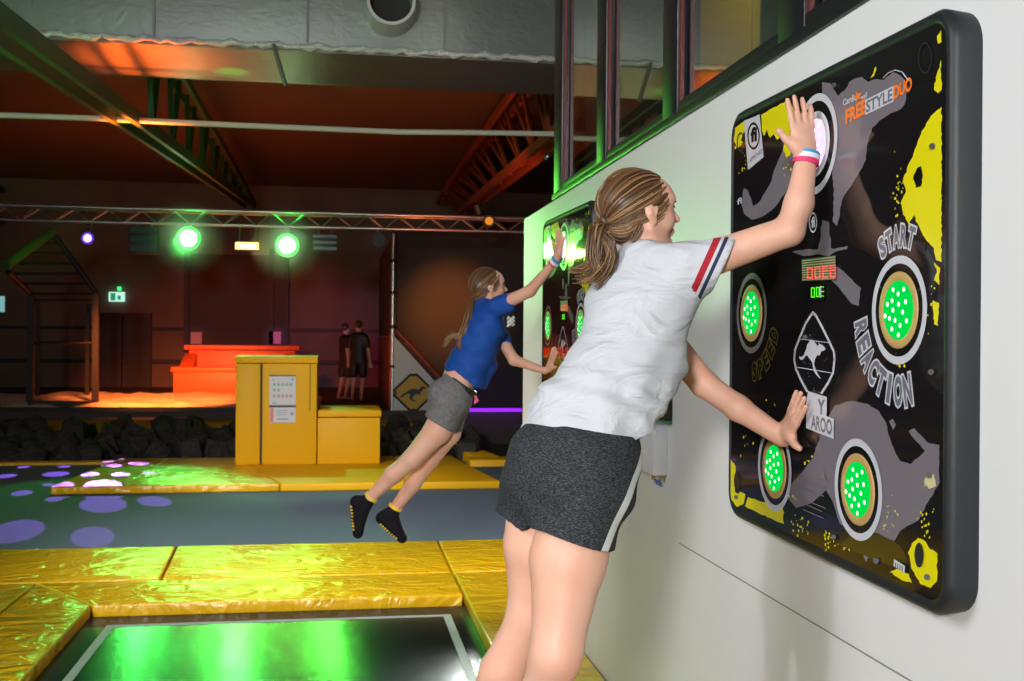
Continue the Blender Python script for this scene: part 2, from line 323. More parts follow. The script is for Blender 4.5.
# ---- yellow step box
t = T('step_box', 'yellow two-level padded step box with a notice on its front', 'box', (-.3, 13.4, .08)); off = (-.3, 13.4, .08)
Y0, Y1 = 13.0, 14.0
MB().box((-1.135, Y0+.012, .08), (-.86, Y1, 1.25)).build('side_module', M['vinyl_flat'], t, off=off, bevel=.01)
MB().box((-.835, Y0+.012, .08), (-.215, Y1, 1.25)).build('tall_module', M['vinyl_flat'], t, off=off, bevel=.01)
MB().box((-.205, Y0+.012, .08), (.52, Y1, .62)).build('low_module', M['vinyl_flat'], t, off=off, bevel=.01)
MB().box((-.865, Y0+.03, .09), (-.83, Y1-.02, 1.24)).build('gap_strip', M['black'], t, off=off)
MB().box((-.298, Y0+.006, .70), (-.290, Y0+.014, 1.25)).build('gap_strip', M['black'], t, off=off)
MB().box((-1.15, Y0, 1.255), (-.205, Y1+.01, 1.335)).build('top_cushion', M['vinyl_flat'], t, off=off, bevel=.012)
MB().box((-.20, Y0, .63), (.535, Y1+.01, .71)).build('step_cushion', M['vinyl_flat'], t, off=off, bevel=.012)
nb = T('notice_board', 'two white rule sheets fixed to the yellow step box', 'notice', (-.6, Y0, .9)); off = (-.6, Y0, .9)
pp = pbr('notice_paper', (.62, .66, .74), .5); YF = Y0+.006
def px13(x, y): p = onY(x, y, YF); return p
def rect13(mb, x0, y0, x1, y1, dy=0):
    a = px13(x0, y0); b = px13(x1, y1); mb.box((a.x, YF-.004-dy, b.z), (b.x, YF-dy, a.z)); return mb
rect13(MB(), 269.5, 376.3, 295.5, 405).build('rule_sheet', pp, nb, off=off)
rect13(MB(), 269.5, 407.5, 295.5, 422.5).build('rule_sheet', pp, nb, off=off)
rect13(MB(), 269, 375, 296, 376.3, .003).build('clip_rail', M['frame'], nb, off=off); rect13(MB(), 269, 405.3, 296, 407.3, .003).build('clip_rail', M['frame'], nb, off=off)
rect13(MB(), 269.8, 408, 273.6, 422, .004).build('red_margin', pbr('notice_red', (.7, .25, .28), .5), nb, off=off)
class Each:
    def __init__(s, n, m): s.n = n; s.m = m
NG = Each('green_pictogram', pbr('notice_green', (.28, .42, .33), .5)); NR = Each('red_pictogram', pbr('notice_rose', (.55, .28, .28), .5)); NB = Each('print_line', pbr('notice_blue', (.25, .33, .5), .5))
gi, ri, bi = NG, NR, NB
_r13 = rect13
def rect13(e, *a): 
    if isinstance(e, Each): return _r13(MB(), *a).build(e.n, e.m, nb, off=(-.6, Y0, .9))
    return _r13(e, *a)
for k in range(5): rect13(gi, 273+k*4.2, 383, 275.7+k*4.2, 386, .004); rect13(ri, 273+k*4.2, 394.5, 275.7+k*4.2, 397.5, .004)
for k in range(2): rect13(gi, 273+k*4.2, 388.5, 275.7+k*4.2, 391.5, .004)
rect13(bi, 272.3, 379, 274.4, 380, .004); rect13(bi, 291.6, 378.2, 293.6, 380.6, .004); rect13(bi, 272, 402.3, 276.5, 403.6, .004); rect13(bi, 277, 418.3, 288, 419.6, .004); rect13(bi, 290.5, 412, 293.5, 415.4, .004)
for k in range(3): rect13(bi, 276.5, 410+k*2.2, 287, 410.6+k*2.2, .004)

# ---- foam pit
pad('pit_edge_pad', [(-9, 13.92), (-2.6, 13.92), (-2.6, 14.12), (-9, 14.12)], -.2, .03, 'narrow yellow pad on near edge of foam pit at left', 'vinyl_flat', 'yellow edge pads of the foam pit')
pad('pit_edge_pad', [(-9, 17.9), (1.35, 17.9), (1.35, 20.3), (-9, 20.3)], -.5, .08, 'dim yellow pad along the far edge of the foam pit', 'vinyl_flat', 'yellow edge pads of the foam pit')
pad('pit_edge_pad', [(1.62, 13.3), (2.3, 13.3), (2.3, 13.7), (1.62, 13.7)], -.1, .08, 'short yellow pad right of the low platform', 'vinyl_flat', 'yellow edge pads of the foam pit')
pad('pit_edge_pad', [(1.72, 13.75), (2.05, 13.75), (1.5, 17.9), (1.25, 17.9)], -.1, .08, 'long narrow yellow pad running back from the platform', 'vinyl_flat', 'yellow edge pads of the foam pit')
cm = MB().box((-.13, -.13, -.13), (.13, .13, .13)).build('foam_cube', M['foam'], None, bevel=.012)
GF = 'foam cubes in the pit'
tag(cm, 'charcoal foam cube lying loose in the pit', 'foam cube', GF)
spots = []
rr = random.Random(3)
for row in range(11):
    y = 14.35+row*.33
    for k in range(26):
        x = -6.2+k*.36+rr.uniform(-.1, .1)
        px_rel = x/y
        if px_rel < -.36 or px_rel > .125: continue
        if y < 14.9 and -1.2 < x < .5: continue
        z = -.02+rr.uniform(-.10, .12)+(.10 if row > 4 and rr.random() < .4 else 0)
        if -2.3 < x < -1.3 and row < 3: z += .03
        spots.append((x, y+rr.uniform(-.1, .1), z))
for i, (x, y, z) in enumerate(spots):
    c = cm if i == 0 else cm.copy()
    if i: COL.objects.link(c)
    c.location = (x, y, z); c.rotation_euler = (rr.uniform(0, 1.5), rr.uniform(0, 1.5), rr.uniform(0, 3))
S('floor_foam_base', MB().box((-9, 13.95, -.9), (3, 17.9, -.17)), M['foam'])
# ---- far equipment
t = T('landing_airbag', 'long rippled inflatable lit orange behind the foam pit', 'airbag', (-3.4, 22, .2)); off = (-3.4, 22, .2)
m = MB(); nx, ny = 90, 36
for j in range(ny+1):
    for i in range(nx+1):
        x = -9+i*(8.7/nx); y = 20.95+j*(4.6/ny)
        ed = min(1, min(j, ny-j, i, nx-i)/2.0)
        z = .2+ed*(.10+.10*noise.noise(Vector((x*.9, y*1.6, 0)))+.05*noise.noise(Vector((x*3, y*3, 4))))
        m.v.append((x, y, max(z, .205)))
for j in range(ny):
    for i in range(nx): a = j*(nx+1)+i; m.f.append((a, a+1, a+nx+2, a+nx+1))
m.build('airbag_cover', M['airbag'], t, smooth=True, off=off)
MB().box((-9, 20.7, .2), (-.3, 20.93, .27)).build('front_rail', M['black'], t, off=off)
t = T('vault_trampoline', 'red-orange padded vault frame glowing under red light', 'trampoline frame', (-2.2, 26, .2)); off = (-2.2, 26, .2)
MB().box((-3.55, 25.2, .3), (-.9, 25.55, .85)).build('front_pad', M['orange'], t, off=off, bevel=.03)
MB().box((-3.6, 25.15, .78), (-.85, 25.65, .90)).build('front_cushion', M['orange'], t, off=off, bevel=.03)
MB().box((-3.4, 26.6, .3), (-.95, 26.9, 1.28)).build('back_pad', M['orange'], t, off=off, bevel=.03)
MB().box((-3.5, 26.5, 1.26), (-.85, 27.0, 1.38)).build('back_cushion', M['orange'], t, off=off, bevel=.03)
for x in (-3.5, -1.2):
    MB().prism([(x, 25.6, .3), (x+.3, 25.6, .3), (x+.3, 26.65, .3), (x, 26.65, .3)], [(x, 25.6, .86), (x+.3, 25.6, .86), (x+.3, 26.65, 1.2), (x, 26.65, 1.2)]).build('side_pad', M['orange'], t, off=off, bevel=.03)
MB().box((-3.2, 25.6, .80), (-1.2, 26.6, .84)).build('jump_bed', M['bed'], t, off=off)
# climbing frame at the left
t = T('climbing_frame', 'dark monkey bar frame with pitched top at far left', 'climbing frame', (-4.9, 21, .2)); off = (-4.9, 21, .2)
def P(x, y, Y): return onY(x, y, Y)
def bar(name, a, b, r, mat, parent, off, n=8): return MB().tube([a, b], r, n).build(name, mat, parent, smooth=True, off=off, autos=50)
SB = M['black']
for x, y in ((31, 294), (96, 294)):
    p = P(x, y, 21.5); MB().box((p.x-.055, 21.45, .2), (p.x+.055, 21.56, p.z)).build('post', SB, t, off=off)
for x in (38, 88):
    p = P(x, 300, 24.5); MB().box((p.x-.04, 24.45, .2), (p.x+.04, 24.55, p.z)).build('post', SB, t, off=off)
pk = P(52, 232, 21.5); re = P(97, 294, 21.5); le = P(5, 266, 20.0)
bar('green_lit_beam', pk, le, .085, M['green_steel'], t, off)
bar('slanted_rail', pk, re, .05, SB, t, off)
bar('slanted_rail', P(8, 272, 20.5), P(31, 294, 21.5), .05, SB, t, off)
for k in range(6):
    y = 243+k*10.2; xr = 52+(y-232)*.735; xl = max(8, 8+(y-272)*1.05) if y > 272 else 20+(262-y)*.5
    bar('rung', P(xl, y, 21.4), P(xr, y, 21.5), .03, SB, t, off, 6)
bar('cross_bar', P(31, 301, 21.5), P(96, 301, 21.5), .035, SB, t, off)
bar('cross_bar', P(31, 343, 21.5), P(96, 343, 21.5), .03, SB, t, off)
MB().box((P(29, 400, 21.3).x, 21.2, .2), (P(99, 400, 21.3).x, 21.35, .36)).build('foot_beam', SB, t, off=off)
# ---- black net-walled structure with stair panel at right
t = T('stair_tower', 'black clad play tower with stair side and steel corner pole', 'play tower', (1.05, 21, .2)); off = (1.05, 21, .2)
MB().box((1.05, 21.3, .2), (6.4, 21.4, 3.66)).build('front_cladding', M['blacksheet'], t, off=off)
MB().box((1.03, 21.4, 1.62), (1.07, 27, 3.5)).build('side_cladding', M['blacksheet'], t, off=off)
MB().box((1.03, 21.4, .2), (1.06, 27, 1.6)).build('side_board', pbr('rust_board', (.22, .07, .04), .6, bump=('wave', 5, .5, .02, (0, 2, 0))), t, off=off)
bar('corner_pole', (1.06, 20.95, .2), (1.06, 20.95, 3.55), .05, M['alu'], t, off)
for z in (1.0, 1.75, 2.4, 3.0): MB().tube([(1.06, 20.95, z), (1.06, 20.95, z+.06)], .062, 10).build('pole_clamp', M['black'], t, off=off)
a = P(394, 336, 20.9); b = P(448, 396, 20.9); c = P(462, 411, 20.9)
MB().prism([(a.x, 20.9, .2), (c.x, 20.9, .2), (b.x, 20.9, b.z), (a.x, 20.9, a.z)], [(a.x, 20.96, .2), (c.x, 20.96, .2), (b.x, 20.96, b.z), (a.x, 20.96, a.z)]).build('stair_side', M['whitepaint'], t, off=off)
bar('hand_rail', P(396, 330, 20.85), P(452, 391, 20.85), .05, pbr('red_rail', (.35, .06, .02), .4), t, off)
KANG = [(0, .30), (.10, .42), (.22, .52), (.30, .62), (.42, .70), (.55, .72), (.66, .66), (.74, .72), (.78, .80), (.76, .92), (.80, .84), (.86, .86), (.96, .80), (1, .74), (.92, .71), (.86, .68), (.82, .58), (.74, .48), (.78, .38), (.74, .36), (.66, .42), (.56, .38), (.50, .26), (.44, .18), (.54, .06), (.66, 0), (.52, .0), (.36, .14), (.34, .28), (.38, .40), (.30, .44), (.18, .36), (.06, .24), (0, .22)]
dc = P(413.5, 392.6, 20.88)
ds = T('kangaroo_sign', 'yellow diamond kangaroo sign on the white stair side', 'sign', dc)
def dia(r, y, cr=.12):
    pts = []
    for k in range(4):
        a = k*PI/2
        for s_ in (-1, 0, 1):
            aa = a+s_*.16; rr_ = r*(1-.12*(1 if s_ == 0 else 0))*(.93 if s_ else 1); pts.append((math.cos(aa)*rr_*1.05, y, math.sin(aa)*rr_))
    return pts
MB().prism(dia(.40, 0), dia(.40, .015)).build('sign_plate', M['black'], ds)
MB().prism(dia(.345, -.004), dia(.345, 0)).build('sign_face', pbr('sign_yellow', (.72, .42, .03), .5), ds)
MB().tri([((x-.5)*.50, -.006, (y-.5)*.34) for x, y in KANG]).build('kangaroo', pbr('sign_ink', (.02, .03, .05), .5), ds)
pr = MB().box((2.2, 20.6, .19), (3.5, 20.85, .24)).build('light_strip', emis('violet_strip_light', (.28, .02, 1), 1.6), None)
tag(pr, 'violet light strip low on the tower base behind the girl in blue', 'light strip')
# ---- exit sign, posters
t = T('exit_sign', 'small lit green and white exit sign above the black door', 'exit sign', (-5.82, 30.9, 2.63)); off = (-5.82, 30.9, 2.63)
MB().box((-6.03, 30.85, 2.50), (-5.63, 30.95, 2.76)).build('sign_box', emis('exit_white', (.55, .95, .8), 1.0), t, off=off)
m = MB().box((-5.98, 30.83, 2.53), (-5.86, 30.849, 2.73)).box((-5.8, 30.83, 2.55), (-5.72, 30.849, 2.66)); m.build('exit_pictogram', emis('exit_green', (.02, .35, .15), .8), t, off=off)
MB().tube([(-5.76, 30.86, 2.80), (-5.76, 30.86, 2.90)], .05, 8).build('indicator', emis('exit_lamp', (.05, 1, .2), 1.5), t, off=off)
t = MB().box((P(0, 0, 24).x, 24, P(0, 312, 24).z), (P(6.5, 0, 24).x, 24.05, P(0, 296, 24).z)).build('exit_sign', emis('exit_pale', (.35, .75, .75), .55)); tag(t, 'pale lit sign cut off by the left frame edge', 'exit sign')
po = pbr('poster_paper', (.75, .45, .45), .7)
a = P(191, 332, 30.75); b = P(202, 344, 30.75)
t = MB().box((a.x, 30.7, b.z), (b.x, 30.75, a.z)).build('wall_poster', po); tag(t, 'square poster on the shutter left of the vault frame top', 'poster', 'square posters on the back shutter')
a = P(269, 331.5, 30.75); b = P(281, 344, 30.75)
t = MB().box((a.x, 30.7, b.z), (b.x, 30.75, a.z)).build('wall_poster', po); tag(t, 'square violet-lit poster above the yellow step box', 'poster', 'square posters on the back shutter')
lamp('SPOT', 'added_poster_fill', (-2.4, 28.3, 2.6), (-1.66, 30.7, 1.58), 60, (.8, .2, 1), size=.05, angle=15, blend=.5)  # added unseen spot, brightens the right poster
lamp('SPOT', 'added_poster_fill', (-4.4, 28.3, 2.6), (-3.77, 30.7, 1.56), 25, (1, .35, .5), size=.05, angle=15, blend=.5)  # second added spot, for the left poster
# ---------------------------------------------------------------- roof steel
def truss(name, label, X, chords, webs, mat, depth=.22, r=.07):
    c0 = Vector((X, 17, 5)); t = T(name, label, 'roof truss', c0, 'steel roof trusses')
    for dx in (-depth/2, depth/2):
        for (y0, z0, y1, z1) in chords:
            m = MB(); a = Vector((X+dx, y0, z0)); b = Vector((X+dx, y1, z1)); m.prism([a+Vector((-.03, 0, -r)), a+Vector((.03, 0, -r)), a+Vector((.03, 0, r)), a+Vector((-.03, 0, r))], [b+Vector((-.03, 0, -r)), b+Vector((.03, 0, -r)), b+Vector((.03, 0, r)), b+Vector((-.03, 0, r))]).build('chord', mat, t, off=tuple(c0))
    (y0, z0, y1, z1), (Y0, Z0, Y1, Z1) = chords[0], chords[1]
    for k in range(webs):
        f = (k+.5)/webs; g = f+(.5/webs if k % 2 else -.5/webs)
        if y0+(y1-y0)*f < 12.8: continue
        a = Vector((X, y0+(y1-y0)*f, z0+(z1-z0)*f)); b = Vector((X, Y0+(Y1-Y0)*g, Z0+(Z1-Z0)*g))
        MB().tube([a, b], .038, 6).build('web', mat, t, off=tuple(c0))
    return t
truss('roof_truss', 'green-lit steel roof truss running from upper left', -2.19, [(7, 5.2, 29, 5.0), (7.0, 3.52, 28.6, 4.9)], 26, M['green_steel'])
truss('roof_truss', 'red-lit steel roof truss at upper right beside the windows', 2.75, [(12, 5.4, 29.5, 5.25), (12, 4.1, 24, 4.35)], 22, M['red_steel'])
truss('roof_truss', 'dark roof truss at the far left edge of the hall', -8.6, [(12, 5.5, 30, 5.3), (12, 4.6, 30, 4.5)], 18, M['black'])
# cross purlins
t = MB().tube([P(-60, 113.5, 12), P(0, 115, 12), P(100, 118.5, 12), P(210, 124, 12), P(330, 129, 12), P(400, 132, 12), P(470, 132.5, 12), P(620, 135, 12), P(900, 139, 12)], .03, 10).build('roof_pipe', M['pipe'], smooth=True)
tag(t, 'long pale pipe crossing the hall below the roof', 'pipe')
# ---- silver duct
t = T('air_duct', 'large silver foil wrapped air duct crossing the ceiling', 'air duct', (0, 12, 4.4)); off = (0, 12, 4.4)
MB().box((-9, 11.0, 4.40), (9, 12.6, 5.7)).build('duct_body', M['foil'], t, off=off, bevel=.03)
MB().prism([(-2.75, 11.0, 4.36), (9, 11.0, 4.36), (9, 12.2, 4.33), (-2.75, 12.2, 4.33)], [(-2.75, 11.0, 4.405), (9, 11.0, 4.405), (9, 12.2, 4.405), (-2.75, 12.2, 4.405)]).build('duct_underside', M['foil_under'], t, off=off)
m = MB(); pts = []
for k in range(160):
    x = -2.9+k*.075; pts.append((x, 10.98+.014*math.sin(k*1.7), 4.405+.012*math.sin(k*2.3)+.006*math.sin(k*5.1)))
m.tube(pts, [.030+.006*math.sin(k*1.1)+.005*math.sin(k*3.3) for k in range(160)], 8).build('foil_seam', M['foil_bright'], t, smooth=True, off=off)
for x in (-1.75, -.3, 1.05, 2.6):
    MB().box((x-.012, 10.98, 4.42), (x+.012, 10.999, 5.7)).build('duct_joint', pbr('duct_joint_grey', (.25, .26, .26), .5, .5), t, off=off)
sp = P(390, 8, 10.85); sc_ = Vector((sp.x, 10.9, sp.z))
m = MB(); ring = []
for (dy, rad) in ((.15, .25), (-.12, .25), (-.30, .235), (-.30, .205), (.10, .205)):
    ring.append((dy, rad))
n = 32; b0 = 0
for dy, rad in ring:
    for i in range(n): a = 2*PI*i/n; m.v.append((sc_.x+math.cos(a)*rad, sc_.y+dy, sc_.z+math.sin(a)*rad))
for k in range(len(ring)-1):
    for i in range(n): j = (i+1) % n; m.f.append((k*n+i, k*n+j, (k+1)*n+j, (k+1)*n+i))
m.build('duct_spout', pbr('bright_spout_metal', (.75, .77, .8), .35, .5), t, smooth=True, off=off, autos=40)
MB().disc((sc_.x, sc_.y-.05, sc_.z), (1, 0, 0), (0, 0, 1), .204).build('spout_disc', M['black'], t, off=off)  # plain black disc set inside the spout opening
a = P(273, 44, 10.9); b = P(286, 86, 10.9)
t = MB().tube([a, b], .022, 8).build('hanger_rod', M['alu']); tag(t, 'short grey hanger rod slanting below the duct', 'rod')
t = MB().tube([P(546, 155, 13), P(549, 158.5, 13)], .045, 10).build('ceiling_detector', M['alu'], smooth=True); tag(t, 'small round metal fitting beside the window post', 'detector')
# haze balls added to imitate lens bloom around the two green lamps
hz = bpy.data.materials.new('bloom_haze'); hz.use_nodes = True; N = hz.node_tree.nodes; N.clear(); vs = N.new('ShaderNodeVolumeScatter'); vs.inputs['Anisotropy'].default_value = .3
o_ = N.new('ShaderNodeOutputMaterial'); hz.node_tree.links.new(vs.outputs[0], o_.inputs['Volume'])
tc_ = N.new('ShaderNodeTexCoord'); ln_ = N.new('ShaderNodeVectorMath'); ln_.operation = 'LENGTH'; mr = N.new('ShaderNodeMapRange'); mr.inputs['From Min'].default_value = 0; mr.inputs['From Max'].default_value = .6; mr.inputs['To Min'].default_value = .55; mr.inputs['To Max'].default_value = 0
hz.node_tree.links.new(tc_.outputs['Object'], ln_.inputs[0]); hz.node_tree.links.new(ln_.outputs['Value'], mr.inputs['Value']); hz.node_tree.links.new(mr.outputs[0], vs.inputs['Density'])
for i_, (gx, gy, gz) in enumerate(LAMPG):
    bm = bmesh.new(); bmesh.ops.create_icosphere(bm, subdivisions=4, radius=.62); me = bpy.data.meshes.new('bloom_ball'); bm.to_mesh(me); bm.free(); me.materials.append(hz)
    o = bpy.data.objects.new('bloom_ball', me); COL.objects.link(o); o.location = (gx, gy-.05, gz); tag(o, 'green haze ball added to imitate bloom around the %s green stage lamp' % ('left' if i_ == 0 else 'right'), 'bloom_ball', kind='stuff')
    lamp('POINT', 'bloom_fill', (gx, gy-.04, gz), (gx, 0, gz), 10, (.03, 1, .05), size=.05)  # extra point light added to make the bloom ball glow
# ---------------------------------------------------------------- lighting truss
t = T('lighting_truss', 'long aluminium lighting truss spanning the hall', 'lighting truss', (-1, 17.7, 3.3)); off = (-1, 17.7, 3.3)
x0, x1 = -10, 7
CH = [(17.55, 3.515, .026), (17.85, 3.515, .026), (17.7, 3.31, .024)]
for (y, z, r) in CH: MB().tube([(x0, y, z), (x1, y, z)], r, 10).build('chord', M['alu'], t, smooth=True, off=off, autos=50)
nb_ = 68
for k in range(nb_):
    xa = x0+(x1-x0)*k/nb_; xb = x0+(x1-x0)*(k+1)/nb_; up = k % 2
    m = MB()
    za, zb = (3.31, 3.515) if up else (3.515, 3.31)
    ya, yb = (17.7, 17.55) if up else (17.55, 17.7)
    m.tube([(xa, ya, za), (xb, yb, zb)], .010, 5)
    ya, yb = (17.7, 17.85) if up else (17.85, 17.7)
    m.tube([(xa, ya, za), (xb, yb, zb)], .010, 5)
    m.build('lattice_bar', M['alu'], t, off=off)
LH = 'spotlights hanging from the lighting truss'
def parcan(loc, label, lens, r=.13, body=True, g=LH, name='stage_lamp'):
    t = T(name, label, 'stage lamp', loc, g); o = loc
    MB().tube([(loc[0], loc[1], loc[2]), (loc[0], loc[1]+.12, loc[2]), (loc[0], loc[1]+.3, loc[2])], [r*1.12, r*1.1, r*.7], 20).build('lamp_housing', M['black'], t, smooth=True, off=o, autos=40)
    MB().tube([(loc[0], loc[1]+.12, loc[2]+r), (loc[0], 17.7, 3.30)], .014, 6).build('bracket', M['alu'], t, off=o)
    if lens:
        core, halo = lens
        MB().disc((loc[0], loc[1]-.01, loc[2]), (1, 0, 0), (0, 0, 1), r*.72).build('lens', core, t, off=o)
        MB().disc((loc[0], loc[1]-.008, loc[2]), (1, 0, 0), (0, 0, 1), r*1.08, 32, r*.715).build('lens_halo_rim', halo, t, off=o)  # on lit lamps this emissive ring imitates the halo around the lens
gl_core = emis('green_lamp_core', (.75, 1, .75), 30); gl_halo = emis('green_lamp_halo', (.03, 1, .05), 3.0)
parcan((-2.241, 17.4, 3.064), 'bright green stage lamp, left of the amber one', (gl_core, gl_halo), .165)
parcan((-.76, 17.4, 2.987), 'bright green stage lamp, right of the amber one', (gl_core, gl_halo), .165)
parcan((-3.712, 17.4, 3.032), 'small violet stage lamp near the climbing frame', (emis('violet_core', (.55, .4, 1), 2.5), emis('violet_lamp_halo', (.16, .04, .7), .9)), .085)
parcan((.65, 17.45, 3.10), 'unlit black spotlight left of the tower pole', None, .1)
parcan((2.404, 17.45, 3.45), 'black spotlight on truss above girl in blue', (emis('amber_dot', (.9, .3, .03), .9), M['black']), .09)
t = T('flood_lamp', 'amber rectangular flood lamp between two green lamps', 'flood lamp', (-1.375, 17.5, 2.974)); off = (-1.375, 17.5, 2.974)
MB().box((-1.56, 17.5, 2.90), (-1.19, 17.6, 3.05)).build('lamp_housing', M['black'], t, off=off)
MB().box((-1.55, 17.49, 2.92), (-1.20, 17.499, 3.03)).build('lens', emis('amber_lamp', (1, .55, .12), 3.2), t, off=off)
MB().box((-1.50, 17.484, 2.945), (-1.25, 17.489, 3.005)).build('bulb_strip', emis('amber_lamp_core', (1, .9, .6), 5), t, off=off)
for x in (-1.5, -1.25): MB().tube([(x, 17.55, 3.05), (x, 17.7, 3.3)], .01, 5).build('bracket', M['alu'], t, off=off)
for i, (x, z, w_, h_, lb) in enumerate(((-2.929, 3.04, .42, .42, 'black panel light between violet and green lamps'), (-.185, 3.05, .40, .28, 'black panel light right of the second green lamp'))):
    t = T('panel_light', lb, 'stage light', (x, 17.6, z)); off = (x, 17.6, z)
    MB().box((x-w_/2, 17.55, z-h_/2), (x+w_/2, 17.7, z+h_/2)).build('lamp_housing', M['black'], t, off=off, bevel=.01)
    for k in range(3): MB().box((x-w_/2+.02, 17.535, z-h_/2+.03+k*h_/3), (x+w_/2-.02, 17.549, z-h_/2+h_/3-.01+k*h_/3)).build('light_row', pbr('unlit_lens', (.012, .03, .018), .2), t, off=off)
    for s_ in (-.1, .1): MB().tube([(x+s_, 17.62, z+h_/2), (x+s_, 17.7, 3.3)], .014, 6).build('clamp', M['alu'], t, off=off)
t = MB().tube([P(477, 205, 17.62), P(480, 214, 17.62)], .07, 10).build('motor_hoist', M['black']); tag(t, 'black hoist on the truss above the girl in blue', 'hoist')
# ================================================================ reaction wall panels
PX = 1.178
PO = Vector((WX, 2.575, 1.61))
M['glossblack'] = pbr('gloss_black_acrylic', (.010, .009, .010), .06, spec=.4)
M['grey_art'] = pbr('grey_print', (.175, .155, .18), .12, coat=0, spec=.35)
M['yellow_art'] = pbr('yellow_print', (.72, .66, .008), .12, coat=0, spec=.35)
M['pale_art'] = pbr('pale_grey_print', (.55, .57, .62), .15, coat=0, spec=.35)
M['dim_yellow'] = pbr('dim_yellow_print', (.12, .10, .02), .12, coat=0, spec=.35)
M['orange_art'] = pbr('orange_print', (.85, .20, .03), .15, coat=0, spec=.35)
M['black_art'] = pbr('black_print', (.008, .008, .008), .10, coat=0, spec=.35)
M['brass'] = pbr('tan_lens_ring', (.50, .32, .12), .4)
M['led_green'] = emis('green_button_lens', (.0, .72, .07), 1.0)
M['led_green_dot'] = emis('green_led', (.55, 1, .55), 2.6)
M['led_white'] = emis('white_button_lens', (1.0, .55, .95), 1.5)
M['led_white_dot'] = emis('white_led', (1, .95, 1), 4)
panel = T('reaction_wall_panel', 'large nearby black and yellow reaction game panel with green-lit buttons', 'game panel', PO, 'interactive reaction panels on the white wall')
def loc(p): return tuple(Vector(p)-PO)
def pp_(x, y, dx=0): return loc(onX(x, y, PX-dx))
def tilt(y, z): return z+(y-2.58)*.018
# rubber frame: rounded ring with the gloss face inside
def rrect(y0, y1, z0, z1, r, n=8):
    pts = []
    for cy, cz, a0 in ((y1-r, z1-r, 0), (y0+r, z1-r, 90), (y0+r, z0+r, 180), (y1-r, z0+r, 270)):
        for k in range(n+1):
            a = math.radians(a0+90*k/n); pts.append((cy+r*math.cos(a), cz+r*math.sin(a)))
    return pts
Ya, Yb, Za, Zb = 1.972, 3.185, 1.012, 2.215
prof = [(WX, 0, .075), (WX-.05, -.004, .075), (WX-.062, .004, .07), (WX-.066, .013, .062), (WX-.064, .022, .05), (PX+.002, .026, .048), (PX+.004, .028, .046)]
m = MB(); nseg = None
for x, ins, r in prof:
    ps = rrect(Ya+ins, Yb-ins*.7, Za+ins, Zb-ins, r); nseg = len(ps)
    m.v += [loc((x, y, tilt(y, z))) for y, z in ps]
for k in range(len(prof)-1):
    for i in range(nseg): j = (i+1) % nseg; m.f.append((k*nseg+i, k*nseg+j, (k+1)*nseg+j, (k+1)*nseg+i))
m.build('rubber_frame', M['rubber'], panel, smooth=True, autos=60)
ps = rrect(Ya+.024, Yb-.018, Za+.026, Zb-.026, .048)
MB().prism([loc((PX+.006, y, tilt(y, z))) for y, z in ps], [loc((PX, y, tilt(y, z))) for y, z in ps]).build('gloss_face', M['glossblack'], panel)
LAY = [0]
def layer(): LAY[0] += 1; return .0003+LAY[0]*.00012
def jag(pts, amp=1.2, step=4, seed=0):
    r = random.Random(seed); out = []
    for i in range(len(pts)):
        a = Vector(pts[i]); b = Vector(pts[(i+1) % len(pts)]); n = max(1, int((b-a).length/step))
        for k in range(n):
            q = a.lerp(b, k/n)
            if k: q += Vector((r.uniform(-amp, amp), r.uniform(-amp, amp)))
            out.append((q.x, q.y))
    return out
def decal(name, polys, mat, jamp=0, step=4, seed=0):
    d = layer(); m = MB()
    for i, pl in enumerate(polys):
        pl = jag(pl, jamp, step, seed+i) if jamp else pl
        m.tri([pp_(x, y, d) for x, y in pl])
    return m.build(name, mat, panel)
decal('grey_silhouette', [[(822, 82), (830, 83), (838, 96), (845, 90), (849, 82), (856, 78), (862, 77), (868, 82), (876, 79), (884, 80), (893, 72), (901, 76), (908, 86), (906, 100), (901, 109), (891, 113), (880, 120), (872, 128), (868, 142), (866, 160), (858, 175), (848, 190), (842, 200), (840, 215), (837, 226), (833, 222), (834, 190), (832, 172), (836, 150), (832, 122), (824, 104)],
    [(792, 147), (797, 166), (792, 178), (787, 190), (776, 206), (764, 216), (752, 220), (744, 214), (741, 203), (744, 188), (748, 190), (753, 206), (761, 200), (770, 184), (776, 166), (783, 150)],
    [(836.5, 266), (848, 276), (861, 288), (859, 306), (852, 304), (842, 292), (832, 281)],
    [(835, 405), (851, 401), (868, 404), (879, 411), (886, 422), (890, 438), (894, 449), (900, 461), (911, 464), (925, 451), (916, 441), (909, 431), (914, 428), (922, 436), (928, 443), (939.5, 445), (939.5, 483), (928, 502), (919, 520), (900, 531), (892, 545), (885, 560), (877, 554), (873, 545), (866, 562), (861, 548), (858, 536), (840, 524), (832, 500), (826, 490), (812, 503), (796, 508), (787, 497), (789, 486), (800, 474), (812, 459), (822, 430)],
    [(822, 220), (829, 222), (831, 248), (834, 249), (848, 246), (847, 249), (833, 253), (829, 256), (818, 254), (803, 256), (792, 252), (798, 250), (818, 249), (820, 240)],
    [(889, 421), (893, 419), (896, 425), (893, 430)]], M['grey_art'], .7, 4, 5)
